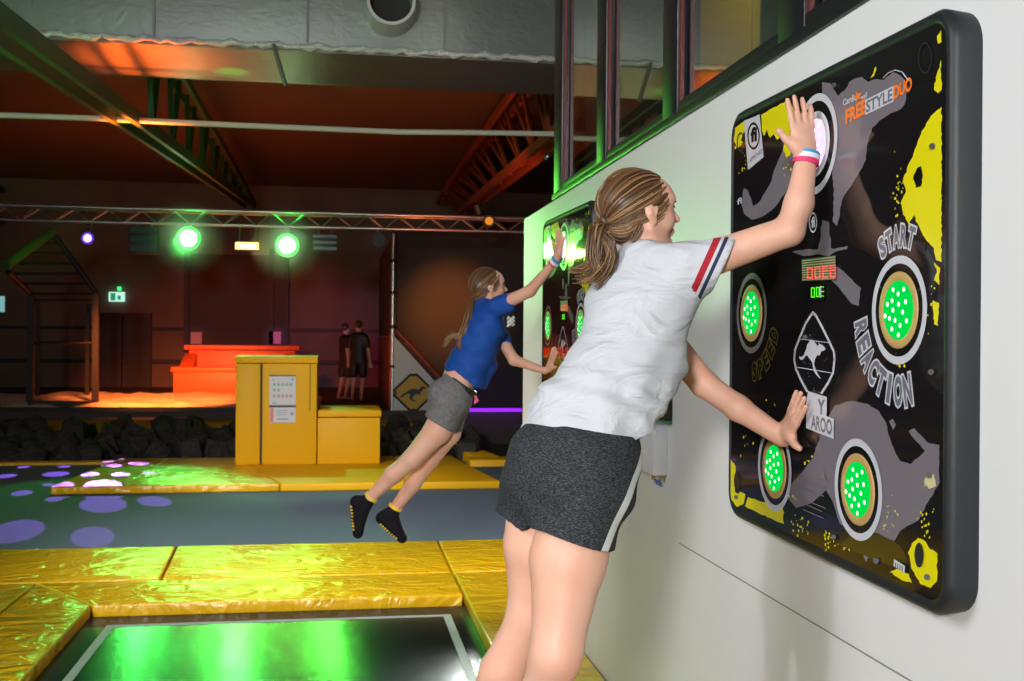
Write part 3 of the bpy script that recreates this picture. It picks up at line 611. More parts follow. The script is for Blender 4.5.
decal('yellow_splash', [
    [(761, 115), (775, 107), (789, 100), (796, 112), (797, 130), (795, 140), (794, 149), (790, 155), (786, 158), (783, 150), (784, 141), (780, 137), (777, 140), (773.6, 134), (770, 138), (767, 129), (764, 136), (762, 131)],
    [(735, 128), (744.5, 121), (745, 130), (742, 137), (740.6, 146), (737, 148), (734, 141)],
    [(941, 60), (937, 74), (934, 90), (938, 93), (941.5, 90)],
    [(941.5, 107), (934, 113), (927, 122), (921, 134), (917, 145), (913, 156), (907, 168), (903, 182), (906, 192), (901, 202), (903, 214), (909, 225), (914, 215), (919, 226), (925, 238), (934, 248), (936, 260), (941.5, 262)],
    [(934, 262), (940, 268), (939, 285), (934, 280), (937, 272)], [(933, 300), (939, 303), (938, 326), (934, 324)],
    [(912, 543), (908, 553), (911, 567), (920, 584), (931, 588), (937, 581), (937.5, 554), (930, 549), (925, 541), (918, 538)],
    [(890, 572), (897, 569), (909, 574), (912, 583), (900, 579)],
    [(730, 458), (735.6, 467), (734, 486), (745, 494), (743.5, 504), (737, 507), (730.5, 499)],
    [(748, 497), (762, 502), (783, 503), (784, 524), (774, 520), (762, 515), (745, 506)],
    [(937, 36), (941, 30), (941.5, 42), (938, 44)], [(870, 78), (876, 66), (874, 76)]], M['yellow_art'], .8, 3, 9)
# sprays of small drops
rs = random.Random(12)
def spray(cx, cy, rx, ry, n, s=1.0):
    out = []
    for _ in range(n):
        x = cx+rs.gauss(0, rx); y = cy+rs.gauss(0, ry); r = s*rs.uniform(.5, 1.5)
        if not (734 < x < 940 and 560-(940-x)*.0 > y > 30): continue
        k = rs.randint(4, 6); a0 = rs.random()
        out.append([(x+r*.7*math.cos(a0+2*PI*i/k)*rs.uniform(.6, 1.2), y+r*1.3*math.sin(a0+2*PI*i/k)*rs.uniform(.6, 1.2)) for i in range(k)])
    return out
dr = spray(899, 190, 4, 14, 26) + spray(911, 230, 4, 8, 8) + spray(800, 526, 4, 6, 22) + spray(829, 540, 4, 5, 20) + spray(848, 548, 3, 4, 10) + spray(888, 520, 5, 12, 18) + spray(926, 524, 6, 10, 24) + spray(742, 150, 4, 8, 10) + spray(742, 172, 4, 5, 5) + spray(792, 498, 4, 3, 4) + spray(745, 445, 4, 6, 6) + spray(768, 415, 4, 8, 6) + spray(806, 460, 3, 4, 4) + spray(932, 300, 3, 14, 8) + spray(788, 165, 3, 6, 5)+spray(900, 366, 3, 2, 4)
sd = decal('yellow_spray', dr, M['yellow_art']); sd['kind'] = 'stuff'
decal('cream_patch', [[(926, 476), (934, 474), (936, 486), (929, 489), (924, 483)], [(870, 548), (876, 552), (874, 560), (869, 556)]], pbr('cream_print', (.6, .56, .3), .2), .6, 3, 2)
decal('olive_blot', [[(840, 545), (858, 530), (880, 534), (900, 545), (908, 560), (890, 566), (866, 556)]], pbr('olive_print', (.045, .038, .008), .12), .8, 4, 3)  # plain dark olive shape low on the panel face
decal('black_blot', [[(917, 168), (921, 166), (923, 176), (921, 186), (916, 188), (913, 178)], [(734, 478), (738, 472), (741, 482), (739, 494), (735, 492)], [(921, 238), (926, 244), (925, 252), (921, 248)]], M['black_art'], .5, 3, 4)
# button assemblies
def button(y, z, kind, ring='pale_art', outer=.1155):
    root = bpy.data.objects.new('button', None); COL.objects.link(root); root.parent = panel; root.location = loc((PX, y, z))
    U_ = (0, -1, 0); V_ = (0, 0, 1); g = kind == 'green'
    root['label'] = 'round button glowing %s' % ('green' if g else 'white and pink')
    MB().disc((-.0025, 0, 0), U_, V_, outer, 48, outer*.855).build('printed_ring', M[ring], root)
    MB().disc((-.0022, 0, 0), U_, V_, outer*.86, 48).build('dark_ring', M['black_art'], root)
    m = MB(); n = 40; prof_ = [(.001, .083), (-.0035, .0815), (-.0045, .079), (-.0045, .066), (-.003, .063)]
    for dx, r in prof_:
        for i in range(n): a = 2*PI*i/n; m.v.append((dx, r*math.cos(a), r*math.sin(a)))
    for k in range(len(prof_)-1):
        for i in range(n): j = (i+1) % n; m.f.append((k*n+i, k*n+j, (k+1)*n+j, (k+1)*n+i))
    m.build('bezel', M['brass'] if g else M['pale_art'], root, smooth=True, autos=60)
    m = MB(); n = 32; b = 0
    for k in range(6):
        r = .064*k/5; dx = -.003-.005*math.cos(k/5*PI/2)
        for i in range(n): a = 2*PI*i/n; m.v.append((dx, r*math.cos(a), r*math.sin(a)))
    for k in range(5):
        for i in range(n): j = (i+1) % n; m.f.append((k*n+i, k*n+j, (k+1)*n+j, (k+1)*n+i))
    m.build('lens', M['led_green'] if g else M['led_white'], root, smooth=True)
    m = MB()
    for k in range(16):
        a = 2.399*k; r = .0135*math.sqrt(k+.6)
        c = Vector((-.0090+.0045*(r/.064)**2, r*math.cos(a), r*math.sin(a))); m.disc(c, U_, V_, .0054, 8)
    m.build('led_cluster', M['led_green_dot'] if g else M['led_white_dot'], root)
    for k in range(3):
        a = .6+k*2.1; MB().disc((-.0031, .093*math.cos(a), .093*math.sin(a)), U_, V_, .0035, 10).build('screw', M['rubber'], root)
    return root
M['tan_art'] = pbr('dull_grey_print', (.20, .19, .17), .15)
button(2.172, 1.611, 'green'); button(2.350, 1.207, 'green'); button(2.832, 1.199, 'green'); button(3.008, 1.624, 'green', 'tan_art'); button(2.590, 2.035, 'white', outer=.125)
# lettering along arcs
def arc_text(name, s, cy, cz, rad, a0, a1, h, wd, mat, top_out, omat=None, grow=0.0):
    d = layer(); m = MB(); mo = MB(); d2 = d-.0001
    n = len(s)
    for i, ch in enumerate(s):
        f = i/(n-1); a = math.radians(a0+(a1-a0)*f); hh = h*(1+grow*f)
        rd = Vector((0, -math.cos(a), math.sin(a)))
        up = rd if top_out else -rd
        rt = Vector((0, -up.z, -(-up.y))) if False else Vector((0, up.y*0-up.z, up.y))
        wl = wd*(.45 if ch == 'I' else 1)
        c = Vector(loc((PX-d, cy, cz)))+rd*rad
        put_text(m, ch, c-rt*wl/2-up*hh/2, rt*wl, up*hh, .045)
        if omat:
            e = .0045; b0 = c+Vector((.0001, 0, 0))
            put_text(mo, ch, b0-rt*(wl/2+e)-up*(hh/2+e), rt*(wl+2*e), up*(hh+2*e), .11)
    if omat:
        o = mo.build(name+'_backing', omat, panel)
    return m.build(name, mat, panel)
M['slate_art'] = pbr('slate_print', (.15, .15, .19), .15, coat=0, spec=.35)
arc_text('start_lettering', 'START', 2.172, 1.611, .157, 118, 72, .046, .026, M['slate_art'], True, M['pale_art'])
arc_text('reaction_lettering', 'REACTION', 2.172, 1.611, .172, 192, 283, .058, .033, M['slate_art'], False, M['pale_art'], .15)
arc_text('speed_lettering', 'SPEED', 3.000, 1.624, .168, 276, 338, .050, .030, M['black_art'], False, M['dim_yellow'])
def text_px(name, s, p0, p1, hpx, mat, back=None, bold=.02, pad_=.1, clip=None):
    """text on the panel face from baseline point p0 to p1 (photo pixels), height hpx at p0"""
    d = layer(); a = Vector(pp_(*p0, d)); b = Vector(pp_(*p1, d)); u = b-a; v = Vector(pp_(p0[0], p0[1]-hpx, d))-a
    if back:
        e = pad_; m = MB(); q = Vector((.0001, 0, 0)); m.quad(a+q-u*.03-v*e, a+q+u*1.03-v*e, a+q+u*1.03+v*(1+e), a+q-u*.03+v*(1+e)); m.build(name+'_backing', back, panel)
    m = MB(); put_text(m, s, a, u, v, bold); return m.build(name, mat, panel)
text_px('cardio_lettering', 'Cardio', (843, 106), (857, 99.5), 6.5, M['pale_art'])
text_px('cardio_lettering', 'wall', (861, 100), (867, 97), 5, M['pale_art'])
decal('runner_mark', [[(856, 90), (858, 94), (862, 92), (860, 96), (863, 100), (859, 98), (856, 103), (856.5, 98), (853, 97), (856, 95)]], M['orange_art'])
text_px('freestyle_lettering', 'FREE', (845.5, 125), (866, 113.5), 15, M['orange_art'], None, .05)
text_px('freestyle_lettering', 'STYLE', (866, 113), (892.5, 100.5), 12, M['slate_art'], M['pale_art'], .03, .12)
text_px('freestyle_lettering', 'DUO', (893.5, 100), (912, 90), 14, M['orange_art'], None, .05)
m = MB(); d = layer(); m.tube([pp_(883, 78, d), pp_(888, 73, d), pp_(895, 70, d), pp_(902, 72, d), pp_(908, 80, d)], .0011, 4).build('swoosh_line', M['pale_art'], panel)
# approval tag
decal('approval_tag', [[(743.8, 121), (759.6, 114.4), (763.6, 157), (748, 170)]], M['pale_art'])
def ell(cx, cy, rx, ry, n=24, w_=1.5, d=None):
    m = MB(); d = d or layer()
    for i in range(n):
        a = 2*PI*i/n; b = 2*PI*(i+1)/n
        P_ = lambda t, k: pp_(cx+(rx+k*w_*.5)*math.cos(t), cy+(ry+k*w_)*math.sin(t), d)
        m.quad(P_(a, -1), P_(b, -1), P_(b, 1), P_(a, 1))
    return m
ell(753.5, 136, 5.6, 12.5, w_=1.3).build('logo_ring', M['black_art'], panel)
text_px('logo_letter', 'fi', (750.6, 143), (757, 141), 15, M['black_art'], None, .05)
text_px('approved_lettering', 'APPROVED', (749.5, 163), (762.3, 152.5), 4.2, M['slate_art'])
ell(813, 222.5, 3.6, 9.5, w_=.9).build('logo_ring', M['pale_art'], panel)
text_px('logo_letter', 'fi', (811.2, 228), (815, 227), 11, M['pale_art'], None, .04)
ell(925, 58, 6.5, 15, w_=.8).build('rubber_foot', M['rubber'], panel)
ell(740.5, 142, 3.4, 9, w_=.8).build('rubber_foot', M['rubber'], panel)
d = layer()
for (x, y, rx, ry) in ((919, 555, 4.6, 12.5),): MB().tri([pp_(x+rx*math.cos(2*PI*i/20), y+ry*math.sin(2*PI*i/20), d) for i in range(20)]).build('rubber_foot', M['rubber'], panel)
for (x, y) in ((932, 146), (931, 372), (929, 475), (927, 577), (833.5, 537), (876, 561), (834, 85), (805, 337), (736, 497)):
    MB().tube([pp_(x, y, .0), pp_(x, y, .006)], .006, 12).build('face_screw', M['black'], panel, smooth=True, autos=40)
# diamond sign with kangaroo
def stroke(name, pts, wpx, mat, jamp=0):
    d = layer(); m = MB(); P2 = [Vector(p) for p in pts]
    for a, b in zip(P2[:-1], P2[1:]):
        t = (b-a).normalized(); nn = Vector((-t.y*.6, t.x))*wpx*.5; e = t*wpx*.25
        m.quad(pp_(*(a-e-nn), d), pp_(*(b+e-nn), d), pp_(*(b+e+nn), d), pp_(*(a-e+nn), d))
    return m.build(name, mat, panel)
stroke('diamond_outline', [(807, 391), (801, 380), (796, 369), (794.3, 360), (795, 350), (800, 337), (806, 323), (811, 315), (812.8, 313), (815.5, 315), (821, 325), (829, 341), (834, 352), (834.5, 360), (833, 373), (828, 383), (821.5, 393)], 3.2, M['pale_art'])
stroke('thin_rule', [(800, 339), (830, 343)], .8, M['pale_art']); stroke('thin_rule', [(796, 367), (832, 373)], .8, M['pale_art'])
def k2(x, y): return (730+x/4.54, 250+y/4.54)
decal('kangaroo_figure', [[k2(*p) for p in ((365, 408), (378, 412), (388, 422), (398, 436), (404, 430), (402, 420), (410, 428), (418, 430), (428, 440), (434, 452), (424, 458), (414, 460), (412, 470), (406, 480), (398, 478), (400, 470), (392, 484), (384, 500), (382, 520), (388, 540), (398, 560), (412, 584), (404, 580), (388, 562), (380, 548), (376, 530), (374, 512), (366, 500), (358, 490), (350, 478), (342, 482), (334, 494), (326, 500), (316, 494), (314, 482), (322, 486), (332, 482), (338, 468), (346, 450), (350, 430), (358, 420))]], M['pale_art'])
spk = []
for _ in range(70):
    x = rs.uniform(798, 831); y = rs.uniform(325, 392)
    if abs(x-814)/20+abs(y-358)/44 > .85: continue
    r = rs.uniform(.25, .6); spk.append([(x-r*.5, y-r), (x+r*.5, y-r*.6), (x+r*.3, y+r)])
sd = decal('speckles', spk, M['pale_art']); sd['kind'] = 'stuff'
decal('name_plate', [[(808, 391), (827, 397), (826.5, 416), (834, 419), (833.5, 439), (806, 428), (806, 404)]], M['pale_art'])
text_px('name_lettering', 'Y', (817.5, 414), (825, 415), 15, M['slate_art'], None, .04)
text_px('name_lettering', 'AROO', (811, 429), (832, 435.5), 15, M['slate_art'], None, .03)
text_px('side_caption', 'fi', (737, 205), (742, 203), 6, M['pale_art'])
d = layer(); m = MB()
for k, (x0_, y0_, x1_, y1_) in enumerate(((797.5, 475, 825, 486), (798, 479, 822, 489.5), (797, 485, 824, 496), (796.5, 496, 826, 508), (797, 500, 822, 511), (803, 509, 824, 518))):
    m.quad(pp_(x0_, y0_, d), pp_(x1_, y1_, d), pp_(x1_, y1_+.9, d), pp_(x0_, y0_+.9, d))
m.build('caption_lines', M['grey_art'], panel)
decal('warning_triangle', [[(820, 478), (823, 470), (826, 480)]], M['tan_art'])
decal('info_label', [[(894, 559), (905, 566), (904.5, 573), (893.5, 566)]], M['pale_art'])
m = MB(); d = layer()
for k in range(4): m.quad(pp_(895+k*2.2, 562+k*1.3, d), pp_(896.2+k*2.2, 562.7+k*1.3, d), pp_(896+k*2.2, 568+k*1.3, d), pp_(894.8+k*2.2, 567.3+k*1.3, d))
m.build('label_bars', M['slate_art'], panel)
# displays
d = layer(); m = MB()
m.tri([pp_(x, y, d) for x, y in ((801.6, 259.5), (835.5, 255.4), (836, 279.5), (802, 281))]); m.build('display_window', pbr('display_smoke', (.13, .10, .07), .25), panel)
for k in range(9):
    y = 260.5+k*2.35; MB().quad(pp_(802, y, d+.0003), pp_(835.5, y-4+k*.35, d+.0003), pp_(835.5, y-3.2+k*.35, d+.0003), pp_(802, y+.9, d+.0003)).build('vent_slat', pbr('slat_metal', (.35, .28, .22), .4) if k == 0 else bpy.data.materials['slat_metal'], panel)
PAT = ["####.####.#..#.#...", "#..#.#..#.#..#.#...", "#..#.#..#.####.#...", "#..#.#..#....#.#...", "####.####....#.####"]
m = MB(); red = emis('red_led', (1, .07, .06), 1.6)
for r_ in range(6):
    for c_ in range(19):
        ch = ["####.####.####.####", "#..#.#..#.#....#..#", "#..#.#..#.####.####", "#..#.#..#.#....#..#", "#..#.#..#.#....#..#", "####.####.####.####"][r_][c_]
        if ch == '#':
            x = 807+c_*1.53; y = 268.0+r_*1.9-(x-807)*.115*(1-r_*.12); m.quad(pp_(x, y, d+.0006), pp_(x+1.3, y-.1, d+.0006), pp_(x+1.3, y+1.25, d+.0006), pp_(x, y+1.35, d+.0006))
m.build('red_led_digits', red, panel)
MB().tri([pp_(x, y, d) for x, y in ((810.5, 285.5), (824, 284), (824, 301), (810.5, 301.5))]).build('display_window', M['black_art'], panel)
def seg(m, x, y, w_, h_, s, t_=.9):
    S7 = {'a': (0, 0, w_, t_), 'b': (w_-t_, 0, w_, h_/2), 'c': (w_-t_, h_/2, w_, h_), 'd': (0, h_-t_, w_, h_), 'e': (0, h_/2, t_, h_), 'f': (0, 0, t_, h_/2), 'g': (0, h_/2-t_/2, w_, h_/2+t_/2)}
    for q in s: a0, b0, a1, b1 = S7[q]; m.quad(pp_(x+a0, y+b0, d+.0006), pp_(x+a1, y+b0, d+.0006), pp_(x+a1, y+b1, d+.0006), pp_(x+a0, y+b1, d+.0006))
m = MB(); seg(m, 811, 287.5, 3.8, 10, 'abcdef'); seg(m, 816, 287, 3.6, 10, 'abcdef'); seg(m, 821.5, 286.5, 2.4, 10, 'agd'); m.build('green_led_digits', emis('green_digit', (.1, 1, .02), 1.4), panel)
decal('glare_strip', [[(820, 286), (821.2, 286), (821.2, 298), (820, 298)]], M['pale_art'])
# ---- second panel: a full copy further along the wall
def copy_tree(o, parent=None):
    c = o.copy(); COL.objects.link(c); c.parent = parent
    for ch in list(o.children): copy_tree(ch, c)
    return c
kids = list(panel.children)
p2 = copy_tree(panel); p2.location = PO+Vector((0, 3.065, 0)); p2['label'] = 'smaller-looking far reaction panel touched by the girl in blue'
# third station between the panels: small screen, its white cabinet, a sticker
t = T('score_board', 'black score board with yellow border half hidden by the white shirt', 'score board', (WX, 4.3, 1.4)); off = (WX, 4.3, 1.4)
MB().box((WX-.03, 3.95, 1.245), (WX, 4.65, 1.75)).build('board', M['black'], t, off=off, bevel=.004)
MB().box((WX-.032, 3.962, 1.257), (WX-.0305, 4.638, 1.262)).box((WX-.032, 3.962, 1.257), (WX-.0305, 3.967, 1.74)).build('yellow_border', M['yellow_art'], t, off=off)
m = MB(); put_text(m, '0', (WX-.0325, 4.035, 1.285), (0, -.03, 0), (0, 0, .05), .03); m.build('digit', M['yellow_art'], t, off=off)
MB().box((WX-.028, 3.95, 1.237), (WX, 4.65, 1.244)).build('green_edge', pbr('green_edge', (.02, .25, .12), .4), t, off=off)
t = T('wall_cabinet', 'small white metal cabinet below the score board', 'cabinet', (WX, 4.17, 1.1)); off = (WX, 4.17, 1.1)
MB().box((WX-.055, 4.01, 1.035), (WX, 4.40, 1.225)).build('cabinet_body', pbr('white_metal', (.74, .76, .80), .4), t, off=off, bevel=.004)
MB().disc((WX-.02, 4.03, 1.03), (0, 1, 0), (0, 0, 1), .016, 12, .006).build('fixing_tab', M['alu'], t, off=off)
def wpx(x, y, dx=.001): return onX(x, y, WX-dx)
t = T('wall_sticker', 'tiny blue and orange sticker on wall below the cabinet', 'sticker', wpx(661, 480)); off = tuple(wpx(661, 480))
m = MB(); q0 = wpx(653.5, 482); put_text(m, 'Facile', wpx(653.8, 483, .0015), wpx(662, 487.5, .0015)-wpx(653.8, 483, .0015), Vector((0, 0, .028)), .04); m.build('blue_lettering', pbr('sticker_blue', (.01, .12, .55), .5), t, off=off)
MB().tri([wpx(x, y, .0015) for x, y in ((651, 478), (652, 474.5), (653.6, 475), (653.2, 479), (651.5, 480))]).build('orange_mark', M['orange_art'], t, off=off)
# ================================================================ body modelling: smooth-blended solids meshed as one continuous skin
def A3(v): return np.array(v, dtype=np.float64)
def nrm(v): v = A3(v); return v/np.linalg.norm(v)
class Body:
    def __init__(s, h): s.h = h; s.ops = []
    def cap(s, A, B, ra, rb, side=None, k=.02, sub=False):
        """tapered capsule, elliptical section: ra=(half width along side, half depth) at A, rb at B"""
        ra = ra if isinstance(ra, tuple) else (ra, ra); rb = rb if isinstance(rb, tuple) else (rb, rb)
        s.ops.append(('cap', A3(A), A3(B), ra, rb, side, k, sub)); return s
    def ell(s, C, r, axes=None, k=.015, sub=False):
        s.ops.append(('ell', A3(C), r, axes, k, sub)); return s
    def cut(s, P, n, C=None, R=9): s.ops.append(('cut', A3(P), nrm(n), A3(C if C is not None else P), R)); return s
    def shell(s, t): s.ops.append(('shell', t)); return s
    def wave(s, fn): s.ops.append(('wave', fn)); return s
    def mesh(s):
        h = s.h; lo = np.full(3, 1e9); hi = -lo; boxes = []
        for o in s.ops:
            if o[0] == 'cap':
                r = max(o[3]+o[4])+o[6]+3*h; l = np.minimum(o[1], o[2])-r; u = np.maximum(o[1], o[2])+r
            elif o[0] == 'ell':
                r = max(o[2])+o[4]+3*h; l = o[1]-r; u = o[1]+r
            else: boxes.append(None); continue
            boxes.append((l, u))
            if not o[-1]: lo = np.minimum(lo, l); hi = np.maximum(hi, u)
        n = np.ceil((hi-lo)/h).astype(int)+1
        V = np.full(n, 9.0, np.float32); ax = [lo[i]+h*np.arange(n[i]) for i in range(3)]
        def window(l, u):
            sl = []; c = []
            for i in range(3):
                a = max(0, int((l[i]-lo[i])/h)); b = min(n[i], int((u[i]-lo[i])/h)+2); sl.append(slice(a, b)); c.append(ax[i][a:b])
            return tuple(sl), c[0][:, None, None].astype(np.float32), c[1][None, :, None].astype(np.float32), c[2][None, None, :].astype(np.float32)
        for o, bx in zip(s.ops, boxes):
            if o[0] in ('cap', 'ell'):
                sl, X, Y, Z = window(*bx)
                if min(V[sl].shape) == 0: continue
                if o[0] == 'cap':
                    _, A, B, ra, rb, side, k, sub = o; w_ = B-A; L = np.linalg.norm(w_); w_ = w_/L
                    side = nrm(side) if side is not None else nrm(np.cross(w_, (0.13, .31, .95) if abs(w_[2]) < .9 else (1, 0, 0)))
                    sd = nrm(side-w_*np.dot(side, w_)); nn = np.cross(w_, sd)
                    dx, dy, dz = X-A[0], Y-A[1], Z-A[2]
                    t = dx*w_[0]+dy*w_[1]+dz*w_[2]; x = dx*sd[0]+dy*sd[1]+dz*sd[2]; y = dx*nn[0]+dy*nn[1]+dz*nn[2]
                    tc_ = np.clip(t/L, 0, 1); e = t-tc_*L
                    a = ra[0]+(rb[0]-ra[0])*tc_; b = ra[1]+(rb[1]-ra[1])*tc_; c = np.minimum(a, b)
                    k0 = np.sqrt((x/a)**2+(y/b)**2+(e/c)**2)+1e-6; k1 = np.sqrt((x/a**2)**2+(y/b**2)**2+(e/c**2)**2)+1e-6
                    d = k0*(k0-1)/k1
                else:
                    _, C, r, axes, k, sub = o; dx, dy, dz = X-C[0], Y-C[1], Z-C[2]
                    if axes is None: x, y, z = dx, dy, dz
                    else: x, y, z = [dx*q[0]+dy*q[1]+dz*q[2] for q in axes]
                    k0 = np.sqrt((x/r[0])**2+(y/r[1])**2+(z/r[2])**2)+1e-6; k1 = np.sqrt((x/r[0]**2)**2+(y/r[1]**2)**2+(z/r[2]**2)**2)+1e-6
                    d = k0*(k0-1)/k1
                d = d.astype(np.float32); v = V[sl]
                if sub: d = -d; hh = np.maximum(k-np.abs(v-d), 0)/k; V[sl] = np.maximum(v, d)+hh*hh*k*.25
                else: hh = np.maximum(k-np.abs(v-d), 0)/k; V[sl] = np.minimum(v, d)-hh*hh*k*.25
            elif o[0] == 'cut':
                _, P, nn, C, R = o; sl, X, Y, Z = window(C-R, C+R)
                d = (X-P[0])*nn[0]+(Y-P[1])*nn[1]+(Z-P[2])*nn[2]
                ins = ((X-C[0])**2+(Y-C[1])**2+(Z-C[2])**2) < R*R
                V[sl] = np.where(ins, np.maximum(V[sl], d), V[sl])
            elif o[0] == 'shell': V = np.maximum(V, -(V+o[1]))
            elif o[0] == 'wave':
                near = np.argwhere(np.abs(V) < .03); P = lo+near*h
                V[near[:, 0], near[:, 1], near[:, 2]] += o[1](P).astype(np.float32)
        # surface nets
        ins = V < 0; c = np.zeros(n-1, np.uint8)
        for i in (0, 1):
            for j in (0, 1):
                for k in (0, 1): c += ins[i:n[0]-1+i, j:n[1]-1+j, k:n[2]-1+k]
        act = np.argwhere((c > 0) & (c < 8)); m1 = n-1
        key = (act[:, 0]*m1[1]+act[:, 1])*m1[2]+act[:, 2]
        acc = np.zeros((len(act), 3)); cnt = np.zeros(len(act))
        corners = [(i, j, k) for i in (0, 1) for j in (0, 1) for k in (0, 1)]
        val = {q: V[act[:, 0]+q[0], act[:, 1]+q[1], act[:, 2]+q[2]].astype(np.float64) for q in corners}
        for q in corners:
            for ax_ in range(3):
                if q[ax_] == 0:
                    r = list(q); r[ax_] = 1; r = tuple(r); va, vb = val[q], val[r]; mk = (va < 0) != (vb < 0)
                    t = np.where(mk, va/np.where(mk, va-vb, 1), 0)
                    p = np.tile(np.array(q, float), (len(act), 1)); p[:, ax_] += t
                    acc[mk] += p[mk]; cnt[mk] += 1
        pos = lo+(act+acc/cnt[:, None])*h
        F = []
        for a in range(3):
            b, c_ = [(1, 2), (2, 0), (0, 1)][a]
            s0 = [slice(None)]*3; s1 = [slice(None)]*3; s0[a] = slice(0, n[a]-1); s1[a] = slice(1, n[a])
            i0 = ins[tuple(s0)]; i1 = ins[tuple(s1)]; E_ = np.argwhere(i0 != i1); ok = (E_[:, b] > 0) & (E_[:, c_] > 0) & (E_[:, b] < m1[b]) & (E_[:, c_] < m1[c_]); E_ = E_[ok]
            flip = i0[E_[:, 0], E_[:, 1], E_[:, 2]]
            qs = []
            for db, dc_ in ((0, 0), (-1, 0), (-1, -1), (0, -1)):
                q = E_.copy(); q[:, b] += db; q[:, c_] += dc_; kk = (q[:, 0]*m1[1]+q[:, 1])*m1[2]+q[:, 2]; qs.append(np.searchsorted(key, kk))
            f = np.stack(qs, 1); f[~flip] = f[~flip][:, ::-1]; F.append(f)
        return pos, np.concatenate(F)
def link_mesh(name, pos, F, mat, parent=None, off=(0, 0, 0), attrs=None, relax=1):
    pos = pos-np.array(off)
    me = bpy.data.meshes.new(name); me.vertices.add(len(pos)); me.vertices.foreach_set('co', pos.astype(np.float32).ravel())
    me.loops.add(len(F)*4); me.loops.foreach_set('vertex_index', F.astype(np.int32).ravel())
    me.polygons.add(len(F)); me.polygons.foreach_set('loop_start', np.arange(0, len(F)*4, 4, dtype=np.int32))
    try: me.polygons.foreach_set('loop_total', np.full(len(F), 4, dtype=np.int32))
    except Exception: pass
    me.update(calc_edges=True); me.validate(); me.polygons.foreach_set('use_smooth', [True]*len(me.polygons))
    for nm, arr in (attrs or {}).items():
        if len(arr) == len(me.vertices): at_ = me.attributes.new(nm, 'FLOAT', 'POINT'); at_.data.foreach_set('value', arr.astype(np.float32))
    me.materials.append(mat); o = bpy.data.objects.new(name, me); COL.objects.link(o); o.parent = parent
    return o
def relax(pos, F, it=1, lam=.5):
    E_ = np.concatenate([F[:, [0, 1]], F[:, [1, 2]], F[:, [2, 3]], F[:, [3, 0]]])
    for q in range(it):
        s_ = np.zeros_like(pos); c = np.zeros(len(pos)); np.add.at(s_, E_[:, 0], pos[E_[:, 1]]); np.add.at(s_, E_[:, 1], pos[E_[:, 0]]); np.add.at(c, E_[:, 0], 1); np.add.at(c, E_[:, 1], 1)
        pos = pos+lam*(s_/c[:, None]-pos)
    return pos
def body_obj(name, B, mat, parent, off, attrs=None, it=1):
    pos, F = B.mesh(); pos = relax(pos, F, it)
    at_ = {k: fn(pos) for k, fn in (attrs or {}).items()}
    return link_mesh(name, pos, F, mat, parent, off, at_)
def wpt(x, y, D): return A3(at(x, y, D))
def hand(B, wrist, d, wd, s=1.0, curl=(.15, .2, .2, .25), thumb=(.75, .6), spread=.10, flat=.0, rw=.027):
    """wrist point, finger direction d, thumb-side direction wd; palm normal = away from the back of the hand"""
    d = nrm(d); wd = nrm(A3(wd)-d*np.dot(wd, d)); n = np.cross(d, wd)
    kn = wrist+d*.085*s
    B.cap(wrist, wrist+d*.03*s, (rw, rw*.8), (.032*s, .017*s), wd, k=.012)
    B.cap(wrist+d*.025*s, kn-d*.008*s, (.033*s, .016*s), (.037*s, .012*s), wd, k=.012)
    return n, kn, d, wd
def fingers(B, kn, d, wd, pn, s=1.0, curl=(.1, .12, .12, .2), spread=(.16, .05, -.05, -.18), thumb=None, r=.0085):
    for off_, ln, c, sp in zip((.028, .0095, -.010, -.028), (.070, .078, .072, .056), curl, spread):
        p = kn+wd*off_*s-d*.004*s; dd = nrm(d+wd*sp); rr_ = r*s
        for q, fr in enumerate((.42, .32, .26)):
            nxt = p+dd*ln*fr*s; B.cap(p, nxt, rr_, rr_*.93, k=.0035 if q else .007); p = nxt; rr_ *= .93; dd = nrm(dd+pn*c)
    if thumb is not None:
        p = kn-d*.062*s+wd*.026*s; dd = nrm(wd*thumb[0]+d*thumb[1]+pn*thumb[2]); q1 = p+dd*.034*s; dd2 = nrm(dd+d*.25); q2 = q1+dd2*.030*s
        B.cap(p, q1, .0145*s, .0105*s, k=.014); B.cap(q1, q2, .0105*s, .0085*s, k=.004); return q2
